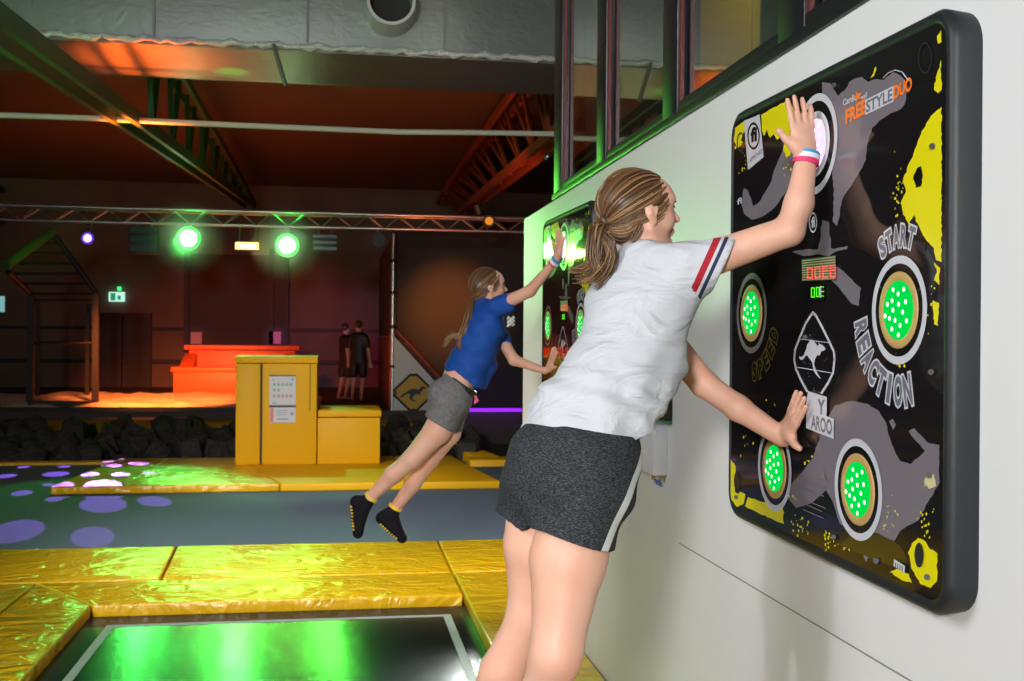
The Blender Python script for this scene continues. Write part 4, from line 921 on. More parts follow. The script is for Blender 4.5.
def head(B, C, f, u, s=1.0):
    """adds a head with a face: C centre of the head, f facing, u up"""
    f = nrm(f); u = nrm(A3(u)-f*np.dot(u, f)); l = np.cross(u, f); ax = (f, l, u)
    def P(x, y, z): return C+(f*x+l*y+u*z)*s
    R = lambda *r: tuple(q*s for q in r)
    B.ell(P(-.012, 0, .028), R(.092, .073, .084), ax, k=.02)
    B.ell(P(-.045, 0, -.005), R(.055, .060, .060), ax, k=.03)
    B.cap(P(.032, 0, .01), P(.044, 0, -.068), (.058*s, .046*s), (.030*s, .032*s), l, k=.03)
    for y in (-1, 1):
        B.ell(P(.052, .030*y, -.022), R(.028, .026, .026), ax, k=.02)
        B.cap(P(.0, .050*y, -.04), P(.05, .018*y, -.083), .016*s, .015*s, k=.025)
        B.ell(P(.060, .030*y, .034), R(.022, .024, .012), ax, k=.015)
    B.ell(P(.050, 0, .050), R(.030, .045, .032), ax, k=.03)
    for y in (-1, 1): B.ell(P(.088, .031*y, .010), R(.012, .015, .009), ax, k=.012, sub=True)
    B.cap(P(.082, 0, .016), P(.102, 0, -.013), (.007*s, .008*s), (.010*s, .009*s), l, k=.012)
    B.ell(P(.102, 0, -.017), R(.012, .010, .008), ax, k=.006)
    for y in (-1, 1): B.ell(P(.088, .011*y, -.021), R(.008, .007, .006), ax, k=.005)
    B.ell(P(.080, 0, -.043), R(.013, .022, .0065), ax, k=.006)
    B.ell(P(.078, 0, -.055), R(.012, .019, .0065), ax, k=.006)
    B.ell(P(.067, 0, -.082), R(.019, .021, .016), ax, k=.015)
    for y in (-1, 1):
        B.cap(P(-.004, .074*y, .014), P(-.012, .082*y, -.006), (.018*s, .0055*s), (.019*s, .006*s), f, k=.008)
        B.cap(P(-.012, .081*y, -.006), P(.000, .073*y, -.030), (.016*s, .006*s), (.009*s, .0055*s), f, k=.006)
        B.ell(P(-.001, .087*y, .000), R(.009, .007, .015), ax, k=.006, sub=True)
    return P, (f, l, u)
def skinmat(name, col):
    m = pbr(name, col, .48, spec=.35); b = m.node_tree.nodes['Principled BSDF']
    b.inputs['Subsurface Weight'].default_value = .18; b.inputs['Subsurface Radius'].default_value = (1, .35, .2); b.inputs['Subsurface Scale'].default_value = .012
    nt, N, L, b = nodes(m); t = N.new('ShaderNodeTexNoise'); t.inputs['Scale'].default_value = 9; t.inputs['Detail'].default_value = 5
    tc = N.new('ShaderNodeTexCoord'); L.new(tc.outputs['Object'], t.inputs[0]); r = N.new('ShaderNodeValToRGB')
    r.color_ramp.elements[0].position = .3; r.color_ramp.elements[1].position = .7
    r.color_ramp.elements[0].color = (col[0]*.95, col[1]*.86, col[2]*.84, 1); r.color_ramp.elements[1].color = (col[0], col[1]*1.03, col[2]*1.04, 1)
    L.new(t.outputs['Fac'], r.inputs[0]); L.new(r.outputs[0], b.inputs['Base Color'])
    return m
M['skin'] = skinmat('fair_skin', (.68, .39, .285)); M['skin2'] = skinmat('fair_skin_child', (.66, .375, .27))
M['lips'] = pbr('lips', (.62, .24, .22), .4); M['eye_white'] = pbr('eye_white', (.8, .8, .8), .2); M['iris'] = pbr('iris_brown', (.06, .04, .03), .15); M['lash'] = pbr('lash_dark', (.03, .02, .015), .6)
HAIR = [pbr('hair_shade', c, .42, spec=.45, aniso=.5) for c in ((.10, .050, .022), (.17, .088, .036), (.065, .032, .016), (.29, .16, .066))]
def face_parts(P, ax, parent, off, s=1.0):
    f, l, u = ax
    for y in (-1, 1):
        c = P(.0665, .031*y, .010)
        for nm, rad, mt, dx in (('eye', .0125, 'eye_white', 0), ('iris', .0062, 'iris', .0072)):
            bm = bmesh.new(); bmesh.ops.create_uvsphere(bm, u_segments=16, v_segments=10, radius=rad*s)
            me = bpy.data.meshes.new(nm); bm.to_mesh(me); bm.free(); me.materials.append(M[mt]); me.polygons.foreach_set('use_smooth', [True]*len(me.polygons))
            o = bpy.data.objects.new(nm, me); COL.objects.link(o); o.parent = parent; o.location = Vector(c+f*dx*s-A3(off))
        m = MB(); pts = [P(.0815-.004*abs(q)*.4, .031*y+.004*q, .0165-.0009*q*q*.6) for q in (-3, -2, -1, 0, 1, 2, 3)]
        m.tube(pts, .0016*s, 6).build('eyelash', M['lash'], parent, off=tuple(off))
        pts = [P(.0835-.0035*abs(q)*.5, .031*y+.0055*q, .033-.0008*q*q) for q in (-3, -2, -1, 0, 1, 2, 3)]
        m = MB(); m.tube(pts, .0020*s, 6).build('eyebrow', HAIR[2], parent, off=tuple(off))
def hair_mesh(paths, rad, parent, off, name='hair', groups=4, n=5):
    out = None
    for g in range(groups):
        m = MB()
        for i, p in enumerate(paths):
            if i % groups == g:
                k = len(p); rr_ = [rad*(1-.6*(j/(k-1))**3) for j in range(k)] ; m.tube(p, rr_, n, cap=False)
        if m.v:
            o = m.build(name if g == 0 else 'hair_strands', HAIR[g % 4], parent if g == 0 else out, smooth='split', off=tuple(off))
            if g == 0: out = o
            else: o['kind'] = 'stuff'
    return out
# ================================================================ people
def facing(deg): a = math.radians(deg); return A3((math.sin(a), math.cos(a), 0)), A3((math.cos(a), -math.sin(a), 0))
UPZ = A3((0, 0, 1)); CR = A3(R0); CF = A3(FW)
M['shirt_white'] = pbr('white_cotton', (.47, .49, .53), .8, spec=.2)
M['sock'] = pbr('black_sock', (.007, .006, .009), .9, spec=.2); M['sock_yellow'] = pbr('yellow_cuff', (.80, .50, .02), .8); M['sock_purple'] = pbr('purple_sock_toe', (.05, .02, .07), .85)
def attr_ramp(m, attr, bands, base):
    """flat coloured bands printed across cloth: bands=[(lo, hi, colour)] of a stored distance in metres"""
    nt, N, L, b = nodes(m); a = N.new('ShaderNodeAttribute'); a.attribute_name = attr; cur = None
    for lo, hi, c in bands:
        g = N.new('ShaderNodeMath'); g.operation = 'GREATER_THAN'; g.inputs[1].default_value = lo; l_ = N.new('ShaderNodeMath'); l_.operation = 'LESS_THAN'; l_.inputs[1].default_value = hi
        L.new(a.outputs['Fac'], g.inputs[0]); L.new(a.outputs['Fac'], l_.inputs[0]); mu = N.new('ShaderNodeMath'); mu.operation = 'MULTIPLY'; L.new(g.outputs[0], mu.inputs[0]); L.new(l_.outputs[0], mu.inputs[1])
        x = N.new('ShaderNodeMix'); x.data_type = 'RGBA'; L.new(mu.outputs[0], x.inputs[0])
        if cur: L.new(cur, x.inputs[6])
        else: x.inputs[6].default_value = (*base, 1)
        x.inputs[7].default_value = (*c, 1); cur = x.outputs[2]
    L.new(cur, b.inputs['Base Color'])
# ---------------------------------------------------------------- girl in the white shirt
ff, fr_ = facing(35); cf, cr_ = facing(57); hf, hr_ = facing(79)
g1o = Vector((.15, 2.6, -.07))
g1 = T('person', 'girl with ponytail in white T-shirt and dark shorts reaching up at panel', 'person', g1o)
SH_R = wpt(686, 268, 2.70); EL_R = wpt(789, 231, 2.66); WR_R = wpt(806, 160, 2.685)
SH_L = wpt(630, 296, 2.93); EL_L = wpt(704, 384, 2.93); WR_L = wpt(782, 437, 2.855)
HC = wpt(641, 214, 2.82)
def torso1(B, g=0.0, k=.05):
    S_ = [(wpt(566, 468, 2.62), .148, .108, fr_), (wpt(585, 430, 2.64), .128, .092, fr_), (wpt(614, 388, 2.69), .106, .078, nrm(fr_+cr_)), (wpt(634, 343, 2.75), .112, .084, cr_), (wpt(642, 303, 2.79), .130, .086, cr_), (wpt(643, 274, 2.80), .135, .062, cr_)]
    for (p, a, b, s0), (q, c, d, s1) in zip(S_[:-1], S_[1:]): B.cap(p, q, (a+g, b+g), (c+g, d+g), nrm(s0+s1), k=k)
B = Body(.004)
torso1(B, 0, .03)
B.cap(wpt(641, 262, 2.80), HC-UPZ*.04, (.050, .048), (.047, .047), cr_, k=.03)
for s_ in (SH_R, SH_L): B.cap(wpt(643, 268, 2.80), s_, .05, .047, k=.03)
B.cap(SH_R, EL_R, .046, .037, k=.02); B.cap(EL_R, wpt(799, 203, 2.67), .036, .034, k=.012); B.cap(wpt(799, 203, 2.67), WR_R, .034, (.026, .021), CR, k=.015)
B.cap(SH_L, EL_L, .046, .036, k=.02); B.cap(EL_L, wpt(738, 408, 2.88), .035, .033, k=.012); B.cap(wpt(738, 408, 2.88), WR_L, .033, (.025, .021), (0, 0, 1), k=.015)
HIPR = wpt(590, 470, 2.585); KNR = wpt(556, 655, 2.47); HIPL = wpt(545, 470, 2.66); KNL = wpt(531, 612, 2.70)
B.cap(HIPR, wpt(568, 560, 2.52), .098, .086, k=.03); B.cap(wpt(568, 560, 2.52), KNR, .086, .055, k=.02)
B.cap(KNR, wpt(536, 715, 2.53), .053, .054, k=.03); B.cap(wpt(536, 715, 2.53), wpt(500, 850, 2.68), .054, .031, k=.02)
B.cap(HIPL, wpt(536, 545, 2.68), .092, .076, k=.03); B.cap(wpt(536, 545, 2.68), KNL, .076, .054, k=.02)
B.cap(KNL, wpt(502, 672, 2.72), .051, .053, k=.03); B.cap(wpt(502, 672, 2.72), wpt(440, 800, 2.80), .053, .030, k=.02)
B.ell(wpt(550, 476, 2.60), (.075, .078, .085), k=.04); B.ell(wpt(590, 478, 2.55), (.08, .08, .09), k=.04)
# feet pointing down in mid jump
for an, to, he in ((wpt(500, 850, 2.68), wpt(528, 925, 2.72), wpt(488, 868, 2.66)), (wpt(440, 800, 2.80), wpt(462, 880, 2.86), wpt(428, 815, 2.78))):
    B.cap(an, he, .032, .028, k=.02); B.cap(an, to, (.036, .034), (.040, .016), CR, k=.02)
Ph, axh = head(B, HC, nrm(hf+A3((0, 0, .06))), UPZ+A3((.06, 0, 0)), .98)
# right hand pressed on the top button, fingers up
dR = nrm(wpt(798, 86, 2.69)-wpt(806, 158, 2.685))
wR = -CR*.95-CF*.28                      # thumb side = towards the left in view
wrist = wpt(805.5, 156, 2.685)
n_, kn, d_, w_ = hand(B, wrist, dR, wR, .93)
pnR = np.cross(d_, w_); pnR = pnR if np.dot(pnR, CF) > 0 else -pnR
fingers(B, kn, d_, w_, pnR, .93, curl=(.05, .06, .1, .16), spread=(.08, .03, -.04, -.12), thumb=(.75, .75, .1))
# left hand flat on the panel, fingers up, thumb to the viewer
dL = nrm((.03, -.68, .78)); wL = A3((0.0, -1, -.6))
wrist = wpt(785, 437, 2.85)
n_, kn, d_, w_ = hand(B, wrist, dL, wL, .95)
pnL = np.cross(d_, w_); pnL = pnL if pnL[0] > 0 else -pnL
tl = fingers(B, kn, d_, w_, pnL, .95, curl=(.0, .0, .0, .0), spread=(.10, .03, -.05, -.12), thumb=(.95, .25, .0))
B.cut((1.1760, 0, 0), (1, 0, 0)); B.ops[-1] = B.ops[-1][:3]+(A3((1.18, 2.6, 1.6)), 1.2)
body = body_obj('body', B, M['skin'], g1, g1o)
face_parts(Ph, axh, g1, g1o, .98)
MB().tube([Ph(.083, .018, -.0495), Ph(.0865, .009, -.049), Ph(.0880, 0, -.0485), Ph(.0865, -.009, -.049), Ph(.083, -.018, -.0495)], [.002, .0055, .006, .0055, .002], 8).build('lips', M['lips'], g1, smooth=True, off=tuple(g1o))
# shirt
hemN = nrm(CR*.40+UPZ*-.92)            # slanted open hem, longer to the right
B = Body(.004)
S_ = [(wpt(576, 446, 2.635), .152, .115, fr_), (wpt(591, 416, 2.65), .140, .112, fr_), (wpt(614, 378, 2.69), .128, .108, nrm(fr_+cr_)), (wpt(632, 340, 2.74), .132, .110, cr_), (wpt(641, 302, 2.78), .150, .106, cr_), (wpt(645, 276, 2.795), .142, .070, cr_)]
for (p, a, b, s0), (q, c, d, s1) in zip(S_[:-1], S_[1:]): B.cap(p, q, (a, b), (c, d), nrm(s0+s1), k=.035)
B.cap(wpt(644, 270, 2.795), wpt(639, 260, 2.80), (.085, .062), (.058, .054), cr_, k=.03)
B.cap(wpt(592, 428, 2.57), wpt(613, 453, 2.54), (.055, .03), (.03, .018), CR, k=.03); B.cap(wpt(636, 420, 2.60), wpt(650, 437, 2.60), (.022, .012), (.018, .010), CR, k=.015)
B.cap(wpt(648, 270, 2.78), SH_R+A3((0, 0, .002)), (.066, .062), (.062, .060), k=.03)
SLA = wpt(688, 267, 2.70); SLB = wpt(732, 259, 2.672)
B.cap(SLA, SLB, (.058, .056), (.052, .052), k=.025); B.cap(wpt(684, 283, 2.71), wpt(724, 262, 2.675), .045, .046, k=.03)
B.cap(wpt(644, 276, 2.81), SH_L, (.066, .062), (.06, .058), k=.03); B.cap(SH_L, wpt(650, 322, 2.93), .058, .052, k=.03)
B.cap(wpt(668, 372, 2.72), wpt(640, 418, 2.62), (.045, .035), (.038, .02), k=.06)       # cloth hanging free on the right
def shirt_waves(P):
    u = (P-wpt(600, 380, 2.69)); x = u@CR; z = u[:, 2]; y = u@CF
    low = np.clip((.02-z)/.14+.5, .12, 1)
    w1 = np.sin(z*88+x*26+3*np.sin(x*11+y*9)+1.5*np.sin(z*23))*.0036*low
    w2 = np.sin(x*60-z*34+2.5*np.sin(z*17+1)+y*20)*.0026*np.clip(.4+low, 0, 1)
    w3 = np.sin((x*.6+z)*38+4*np.sin(x*7+2))*.0022
    return w1+w2+w3
B.wave(shirt_waves)
B.shell(.010)
sn = nrm(CR*.90-UPZ*.40+CF*-.12)
hemc = wpt(727, 259, 2.672); B.cut(hemc, sn, C=wpt(752, 262, 2.67), R=.12)
def hemcut(P): return P
def hemcut(a_, b_, c_, rad_):
    n_ = nrm(np.cross(b_-a_, CF)); n_ = n_ if n_[2] < 0 else -n_; B.cut(a_, n_, C=c_, R=rad_)
hemcut(wpt(509, 445, 2.62), wpt(522, 430, 2.62), wpt(497, 470, 2.64), .105)
hemcut(wpt(518, 431, 2.62), wpt(569, 430, 2.62), wpt(538, 484, 2.62), .150)
hemcut(wpt(566, 428, 2.58), wpt(614, 457, 2.54), wpt(585, 512, 2.58), .170)
hemcut(wpt(612, 459, 2.56), wpt(640, 424, 2.60), wpt(645, 484, 2.60), .12)
at_st = lambda P: (P-hemc)@sn
sh = body_obj('t_shirt', B, M['shirt_white'], g1, g1o, {'sleeve': lambda P: np.where(np.linalg.norm(P-hemc, axis=1) < .118, (P-hemc)@sn, -9)}, it=2)
attr_ramp(M['shirt_white'], 'sleeve', [(-.050, -.034, (.33, .015, .025)), (-.027, -.018, (.02, .03, .07))], (.47, .49, .53))
add_bump(M['shirt_white'], 'noise', 6, .6, .035, (1, 1, 2.2), 1.4, 3); add_bump(M['shirt_white'], 'noise', 400, .12, .001)
# shorts
M['shorts1'] = mottle(pbr('charcoal_melange', (.04, .045, .05), .9, spec=.15), (.014, .017, .021), (.085, .092, .10), 150, (1, 1, 3), 6, .42, .78)
B = Body(.004)
B.cap(wpt(581, 440, 2.63), wpt(571, 470, 2.61), (.146, .110), (.150, .118), fr_, k=.04)
B.cap(wpt(571, 470, 2.61), wpt(568, 488, 2.60), (.150, .118), (.148, .115), fr_, k=.04)
B.cap(wpt(592, 468, 2.575), wpt(567, 556, 2.51), (.108, .106), (.103, .098), k=.03)
B.cap(wpt(546, 470, 2.66), wpt(528, 535, 2.68), (.100, .100), (.098, .094), k=.025)
B.ell(wpt(552, 474, 2.59), (.082, .085, .09), k=.05); B.ell(wpt(588, 478, 2.53), (.090, .095, .10), k=.05)
def sw(P):
    u = P-wpt(566, 480, 2.6); x = u@CR; z = u[:, 2]
    return np.sin(x*45+z*22+2*np.sin(z*15))*.0028+np.sin(z*60+x*14)*.0015
B.wave(sw); B.shell(.010)
a_ = wpt(517, 520, 2.5); b_ = wpt(607, 549, 2.5); n3 = nrm(np.cross(b_-a_, CF)); n3 = n3 if n3[2] < 0 else -n3
B.cut(a_, n3, C=wpt(566, 616, 2.51), R=.217)
a_ = wpt(500, 508, 2.68); b_ = wpt(530, 524, 2.68); n4 = nrm(np.cross(b_-a_, CF)); n4 = n4 if n4[2] < 0 else -n4
B.cut(a_, n4, C=wpt(498, 574, 2.66), R=.150)
B.cut(wpt(570, 424, 2.62), UPZ*.95+CR*.15, C=wpt(575, 400, 2.63), R=.2)
sa = wpt(637, 462, 2.6); sb = wpt(602, 548, 2.5); sN = nrm(np.cross(sb-sa, CF))
def stripe(P): return np.where((P-wpt(575, 500, 2.56))@CR > .02, (P-sa)@sN*(1 if sN@CR > 0 else -1), -9)
body_obj('shorts', B, M['shorts1'], g1, g1o, {'side': stripe}, it=2)
nt, N, L, bb = nodes(M['shorts1']); old = bb.inputs['Base Color'].links[0].from_socket
a = N.new('ShaderNodeAttribute'); a.attribute_name = 'side'; g = N.new('ShaderNodeMath'); g.operation = 'ABSOLUTE'; l_ = N.new('ShaderNodeMath'); l_.operation = 'LESS_THAN'; l_.inputs[1].default_value = .009
L.new(a.outputs['Fac'], g.inputs[0]); L.new(g.outputs[0], l_.inputs[0]); x = N.new('ShaderNodeMix'); x.data_type = 'RGBA'; L.new(l_.outputs[0], x.inputs[0]); L.new(old, x.inputs[6]); x.inputs[7].default_value = (.55, .58, .56, 1); L.new(x.outputs[2], bb.inputs['Base Color'])
# socks out of view below the frame
for i, (an, to, he, up_) in enumerate(((wpt(500, 850, 2.68), wpt(528, 925, 2.72), wpt(488, 868, 2.66), wpt(508, 822, 2.66)), (wpt(440, 800, 2.80), wpt(462, 880, 2.86), wpt(428, 815, 2.78), wpt(450, 775, 2.79)))):
    B = Body(.006); B.cap(an, he, .036, .032, k=.02); B.cap(an, to, (.040, .038), (.044, .020), CR, k=.02); B.cap(an, up_, .035, .037, k=.01); body_obj('sock', B, M['sock'], g1, g1o)
# hair
def hair_cap(HCp, ax, s, tie, grid=.004, seed=1, nst=520, rad=.0021, mats=None):
    f, l, u = ax; rnd = np.random.RandomState(seed)
    def P(x, y, z): return HCp+(f*x+l*y+u*z)*s
    ctr = A3((-.016, 0, .026)); rad3 = A3((.0965, .0785, .0895))
    tie_l = A3(tie)
    paths = []
    def line(z):    # hairline x as function of height
        return np.interp(z, [-.085, -.05, -.02, .0, .03, .055, .075, .09], [-.065, -.042, -.028, .004, .048, .078, .085, .080])
    E2 = [(A3((-.014, 0, .029)), A3((.0985, .0765, .0875))), (A3((-.055, 0, .022)), A3((.064, .069, .069))), (A3((-.050, 0, -.012)), A3((.054, .062, .064)))]
    def surf(d, lift=0):
        v = d*rad3; v = v/np.linalg.norm(v); best = 0
        for c0, r0 in E2:
            o_ = (ctr-c0)/r0; q_ = v/r0; a2 = q_@q_; b2 = 2*o_@q_; c2 = o_@o_-1; ds = b2*b2-4*a2*c2
            if ds > 0: best = max(best, (-b2+math.sqrt(ds))/(2*a2))
        return ctr+v*best*(1+lift)
    td = (tie_l-ctr)/rad3; td = td/np.linalg.norm(td)
    k = 0
    while k < nst:
        zz = rnd.uniform(-.075, .108); side = rnd.choice([-1, 1]); xh = line(zz)+rnd.normal(0, .003)
        if rnd.rand() < .35: xh -= rnd.uniform(0, .09)
        dx = (xh-ctr[0])/rad3[0]; dz = (zz-ctr[2])/rad3[2]; r2 = 1-dx*dx-dz*dz
        if r2 < 0:
            if dx*dx+dz*dz > 1.15: k += 0; continue
            r2 = 0
        d0 = A3((dx, side*math.sqrt(r2), dz)); d0 /= np.linalg.norm(d0)
        lift = rnd.uniform(.01, .05); om = math.acos(np.clip(d0@td, -1, 1))
        if om < .15: k += 1; continue
        pts = []; ns = 13; wob = rnd.normal(0, .012)
        for i in range(ns):
            t = i/(ns-1); d = (math.sin((1-t)*om)*d0+math.sin(t*om)*td)/math.sin(om)
            q = surf(d, lift*(.3+math.sin(t*PI)) if t < .9 else .0)
            q = q+A3((0, 0, -1))*math.sin(t*PI)*wob*.3
            if t > .85: q = q+(tie_l-q)*((t-.85)/.15)**1.5*.9
            pts.append(P(*q))
        paths.append(pts); k += 1
    return P, paths, line
Pp, paths, hl_ = hair_cap(HC, axh, .98, (-.104, 0, -.022))
rs_ = np.random.RandomState(5)
# cap under the strands
B = Body(.004); f, l, u = axh
B.ell(Pp(-.014, 0, .029), (.0965*.98, .0750*.98, .0860*.98), axh, k=.01); B.ell(Pp(-.055, 0, .022), (.062, .066, .066), axh, k=.01); B.ell(Pp(-.050, 0, -.012), (.050, .058, .060), axh, k=.015); B.cap(Pp(-.085, 0, -.015), Pp(-.106, 0, -.022), .020, .013, k=.01)
B.cut(Pp(.064, 0, .042), nrm(f*.84-u*.55), R=.3)
B.cut(Pp(-.022, 0, -.040), nrm(f*.75-u*.66), R=.3)
hc = body_obj('hair', B, HAIR[0], g1, g1o, it=2)
hp = hair_mesh(paths, .0021, hc, g1o, 'hair_strands'); hp['kind'] = 'stuff'
tie = Pp(-.106, 0, -.023)
def curve_pts(cp, n=16):
    cp = [A3(c) for c in cp]; out = []; m_ = len(cp)-1
    for i in range(n):
        t = i/(n-1)*m_; j = min(int(t), m_-1); q = t-j; p0 = cp[max(j-1, 0)]; p1 = cp[j]; p2 = cp[j+1]; p3 = cp[min(j+2, m_)]
        out.append(.5*((2*p1)+(p2-p0)*q+(2*p0-5*p1+4*p2-p3)*q*q+(3*p1-p0-3*p2+p3)*q**3))
    return out
def tail(cps, n, spread, rs, wig=.006, taper=.3):
    out = []
    for k in range(n):
        o = rs.normal(0, 1, 3); ph = rs.uniform(0, 6.28, 3); am = rs.uniform(.3, 1.2)*wig; pts = curve_pts(cps); L_ = len(pts); cut = rs.uniform(.78, 1.0); q = []
        for i, p in enumerate(pts):
            t = i/(L_-1)
            if t > cut: break
            w2 = min(1, t*5)*(1-taper*t); q.append(p+o*spread*w2+A3([math.sin(t*7+ph[j]) for j in range(3)])*am*t)
        out.append(q)
    return out
D0 = 2.78
t1 = tail([tie, wpt(596, 232, 2.76), wpt(593, 252, 2.75), wpt(597, 270, 2.75), wpt(602, 282, 2.74)], 110, .0085, rs_)
t2 = tail([tie, wpt(598, 230, 2.78), wpt(607, 246, 2.77), wpt(611, 262, 2.76), wpt(607, 284, 2.74)], 110, .0085, rs_)
t3 = tail([tie, wpt(594, 234, 2.77), wpt(592, 254, 2.76), wpt(585, 268, 2.75), wpt(568, 270, 2.75)], 60, .006, rs_, .010)
t4 = tail([tie, wpt(598, 236, 2.77), wpt(600, 258, 2.76), wpt(592, 277, 2.74), wpt(572, 280, 2.74)], 60, .006, rs_, .009)
t5 = tail([tie, wpt(602, 236, 2.76), wpt(612, 250, 2.75), wpt(606, 270, 2.74), wpt(590, 288, 2.73)], 60, .006, rs_, .009)
pt = hair_mesh(t1+t2+t3+t4+t5, .0019, g1, g1o, 'ponytail')
m = MB(); c_ = Pp(-.100, 0, -.021); ax1 = nrm(tie-c_); e1 = nrm(np.cross(ax1, l)); 
m.tube([tuple(c_+(l*math.cos(a)+e1*math.sin(a))*.0195) for a in np.linspace(0, 2*PI, 25)], .0085, 8, cap=False).build('hair_tie', M['black'], g1, smooth='split', off=tuple(g1o))
# loose strands by the ear and neck
fl = tail([Ph(.050, -.060, .035), Ph(.040, -.067, .018), Ph(.038, -.069, .000)], 7, .0016, rs_, .002)+tail([Ph(-.03, -.062, -.03), Ph(-.045, -.055, -.06), Ph(-.06, -.045, -.072)], 14, .005, rs_, .003)
hair_mesh(fl, .0011, g1, g1o, 'loose_hair', groups=2)
# wristbands
def band(parent, off, c, axis, r, w_, mat, name='wristband', side=None, fl=1.0):
    c = A3(c); axis = nrm(axis); s1 = nrm(np.cross(axis, (0.2, .1, .9) if abs(axis[2]) < .9 else (1, 0, 0))) if side is None else nrm(side-axis*np.dot(side, axis)); s2 = np.cross(axis, s1)
    m = MB(); n = 28
    for k, (dz, rr_) in enumerate(((-.5, 0), (-.5, .0018), (.5, .0018), (.5, 0))):
        for i in range(n): a = 2*PI*i/n; m.v.append(tuple(c+axis*dz*w_+s1*math.cos(a)*(r+rr_)+s2*math.sin(a)*(r+rr_)*fl))
    for k in range(3):
        for i in range(n): j = (i+1) % n; m.f.append((k*n+i, k*n+j, (k+1)*n+j, (k+1)*n+i))
    return m.build(name, mat, parent, smooth=True, off=tuple(off), autos=40)
BW = {'pink': pbr('pink_band', (.75, .03, .16), .4), 'blue': pbr('blue_band', (.02, .30, .60), .4), 'white': pbr('white_band', (.75, .72, .80), .4), 'red': pbr('red_band', (.6, .05, .06), .4)}
axw = nrm(WR_R-wpt(799, 203, 2.67))
b0 = WR_R-axw*.006
band(g1, g1o, b0, axw, .0305, .011, BW['pink'], side=CR, fl=.85); band(g1, g1o, b0+axw*.013, axw, .0305, .012, BW['white'], side=CR, fl=.85); band(g1, g1o, b0+axw*.023, axw, .0300, .007, BW['blue'], side=CR, fl=.85)

# ---------------------------------------------------------------- girl in the blue shirt
gf, gr = facing(84); g2o = Vector((.05, 6.0, 0))
g2 = T('person', 'girl with braid in blue T-shirt and grey shorts jumping at far panel', 'person', g2o)
w2 = wpt; DD = 5.92
H2 = w2(489, 288, 5.95)
B = Body(.0055)
S_ = [(w2(452, 394, DD), .115, .092), (w2(462, 372, DD), .105, .078), (w2(475, 348, DD), .108, .080), (w2(484, 326, DD), .118, .084), (w2(487, 314, DD), .112, .056)]
for (p, a, b), (q, c, d) in zip(S_[:-1], S_[1:]): B.cap(p, q, (a, b), (c, d), gr, k=.04)
B.cap(w2(485, 312, DD), H2-UPZ*.03, .040, .038, k=.03)
SR = w2(497, 307, 5.81); ER = w2(530, 291, 5.70); WRr = w2(557, 259, 5.56)
SL = w2(489, 318, 6.03); EL2 = w2(514, 360, 5.98); WL2 = w2(545, 371, 5.86)
B.cap(w2(487, 312, DD), SR, .04, .038, k=.03); B.cap(SR, ER, .038, .031, k=.02); B.cap(ER, WRr, .031, (.022, .019), k=.015)
B.cap(w2(487, 314, DD), SL, .04, .038, k=.03); B.cap(SL, EL2, .038, .030, k=.02); B.cap(EL2, WL2, .030, (.022, .019), k=.015)
hr2_ = w2(452, 398, 5.86); hl2_ = w2(455, 396, 5.98)
B.cap(hr2_, w2(437, 431, 5.86), .080, .070, k=.02); B.cap(w2(437, 431, 5.86), w2(412, 459, 5.86), .070, .052, k=.02); B.cap(w2(412, 459, 5.86), w2(393, 475, 5.88), .049, .047, k=.02); B.cap(w2(393, 475, 5.88), w2(367, 501, 5.92), .047, .029, k=.015)
B.cap(hl2_, w2(448, 432, 5.98), .078, .068, k=.02); B.cap(w2(448, 432, 5.98), w2(429, 461, 6.0), .068, .049, k=.02); B.cap(w2(429, 461, 6.0), w2(413, 484, 6.02), .046, .044, k=.02); B.cap(w2(413, 484, 6.02), w2(393, 511, 6.05), .044, .027, k=.015)
FT = [(w2(366, 503, 5.92), w2(356.5, 502, 5.92), w2(358, 533, 5.93), w2(374, 505, 5.92), w2(371.5, 497, 5.92)), (w2(392, 513, 6.05), w2(382, 518, 6.05), w2(402, 538, 6.05), w2(394, 512, 6.05), w2(395.5, 507, 6.05))]
for an, he, to, cf_, up_ in FT: B.cap(an, he, .028, .024, k=.015); B.cap(an, to, .028, .020, k=.02); B.cap(he, to, .020, .018, k=.02)
Ph2, ax2 = head(B, H2, nrm(gf+A3((0, 0, .05))), UPZ-CR*.03, .93)
dR2 = nrm(w2(562, 224, 5.47)-WRr); wR2 = -CR*.5+CF*.4+A3((0, 1, 0))*.6
n_, kn, d_, w_ = hand(B, w2(557.5, 256, 5.55), dR2, wR2, .88, rw=.024); pn = np.cross(d_, w_); pn = pn if pn[0] > 0 else -pn
fingers(B, kn, d_, w_, pn, .88, curl=(.03, .03, .05, .08), thumb=(.8, .6, .05), r=.009)
dL2 = nrm(w2(557.5, 345, 5.78)-w2(551, 366, 5.84)); wL2 = -CF*.9+CR*.35
n_, kn, d_, w_ = hand(B, w2(549, 369, 5.85), dL2, wL2, .85, rw=.024); pn = np.cross(d_, w_); pn = pn if pn[0] > 0 else -pn
fingers(B, kn, d_, w_, pn, .85, curl=(.03, .03, .05, .08), thumb=(.8, .6, .05), r=.009)
B.cut((1.1760, 0, 0), (1, 0, 0)); B.ops[-1] = B.ops[-1][:3]+(A3((1.18, 5.6, 1.7)), 1.2)
body_obj('body', B, M['skin2'], g2, g2o)
face_parts(Ph2, ax2, g2, g2o, .93)
MB().tube([Ph2(.084, .016, -.0495), Ph2(.088, 0, -.0485), Ph2(.084, -.016, -.0495)], [.003, .0055, .003], 8).build('lips', M['lips'], g2, smooth=True, off=tuple(g2o))
M['shirt_blue'] = pbr('royal_blue_cotton', (.008, .058, .29), .75, spec=.25, bump=('noise', 9, .4, .02, (1, 1, 1.5), 1.2))
B = Body(.0055)
S_ = [(w2(464, 380, DD), .132, .108), (w2(468, 366, DD), .130, .106), (w2(477, 347, DD), .126, .102), (w2(486, 326, DD), .130, .098), (w2(487, 313, DD), .122, .064)]
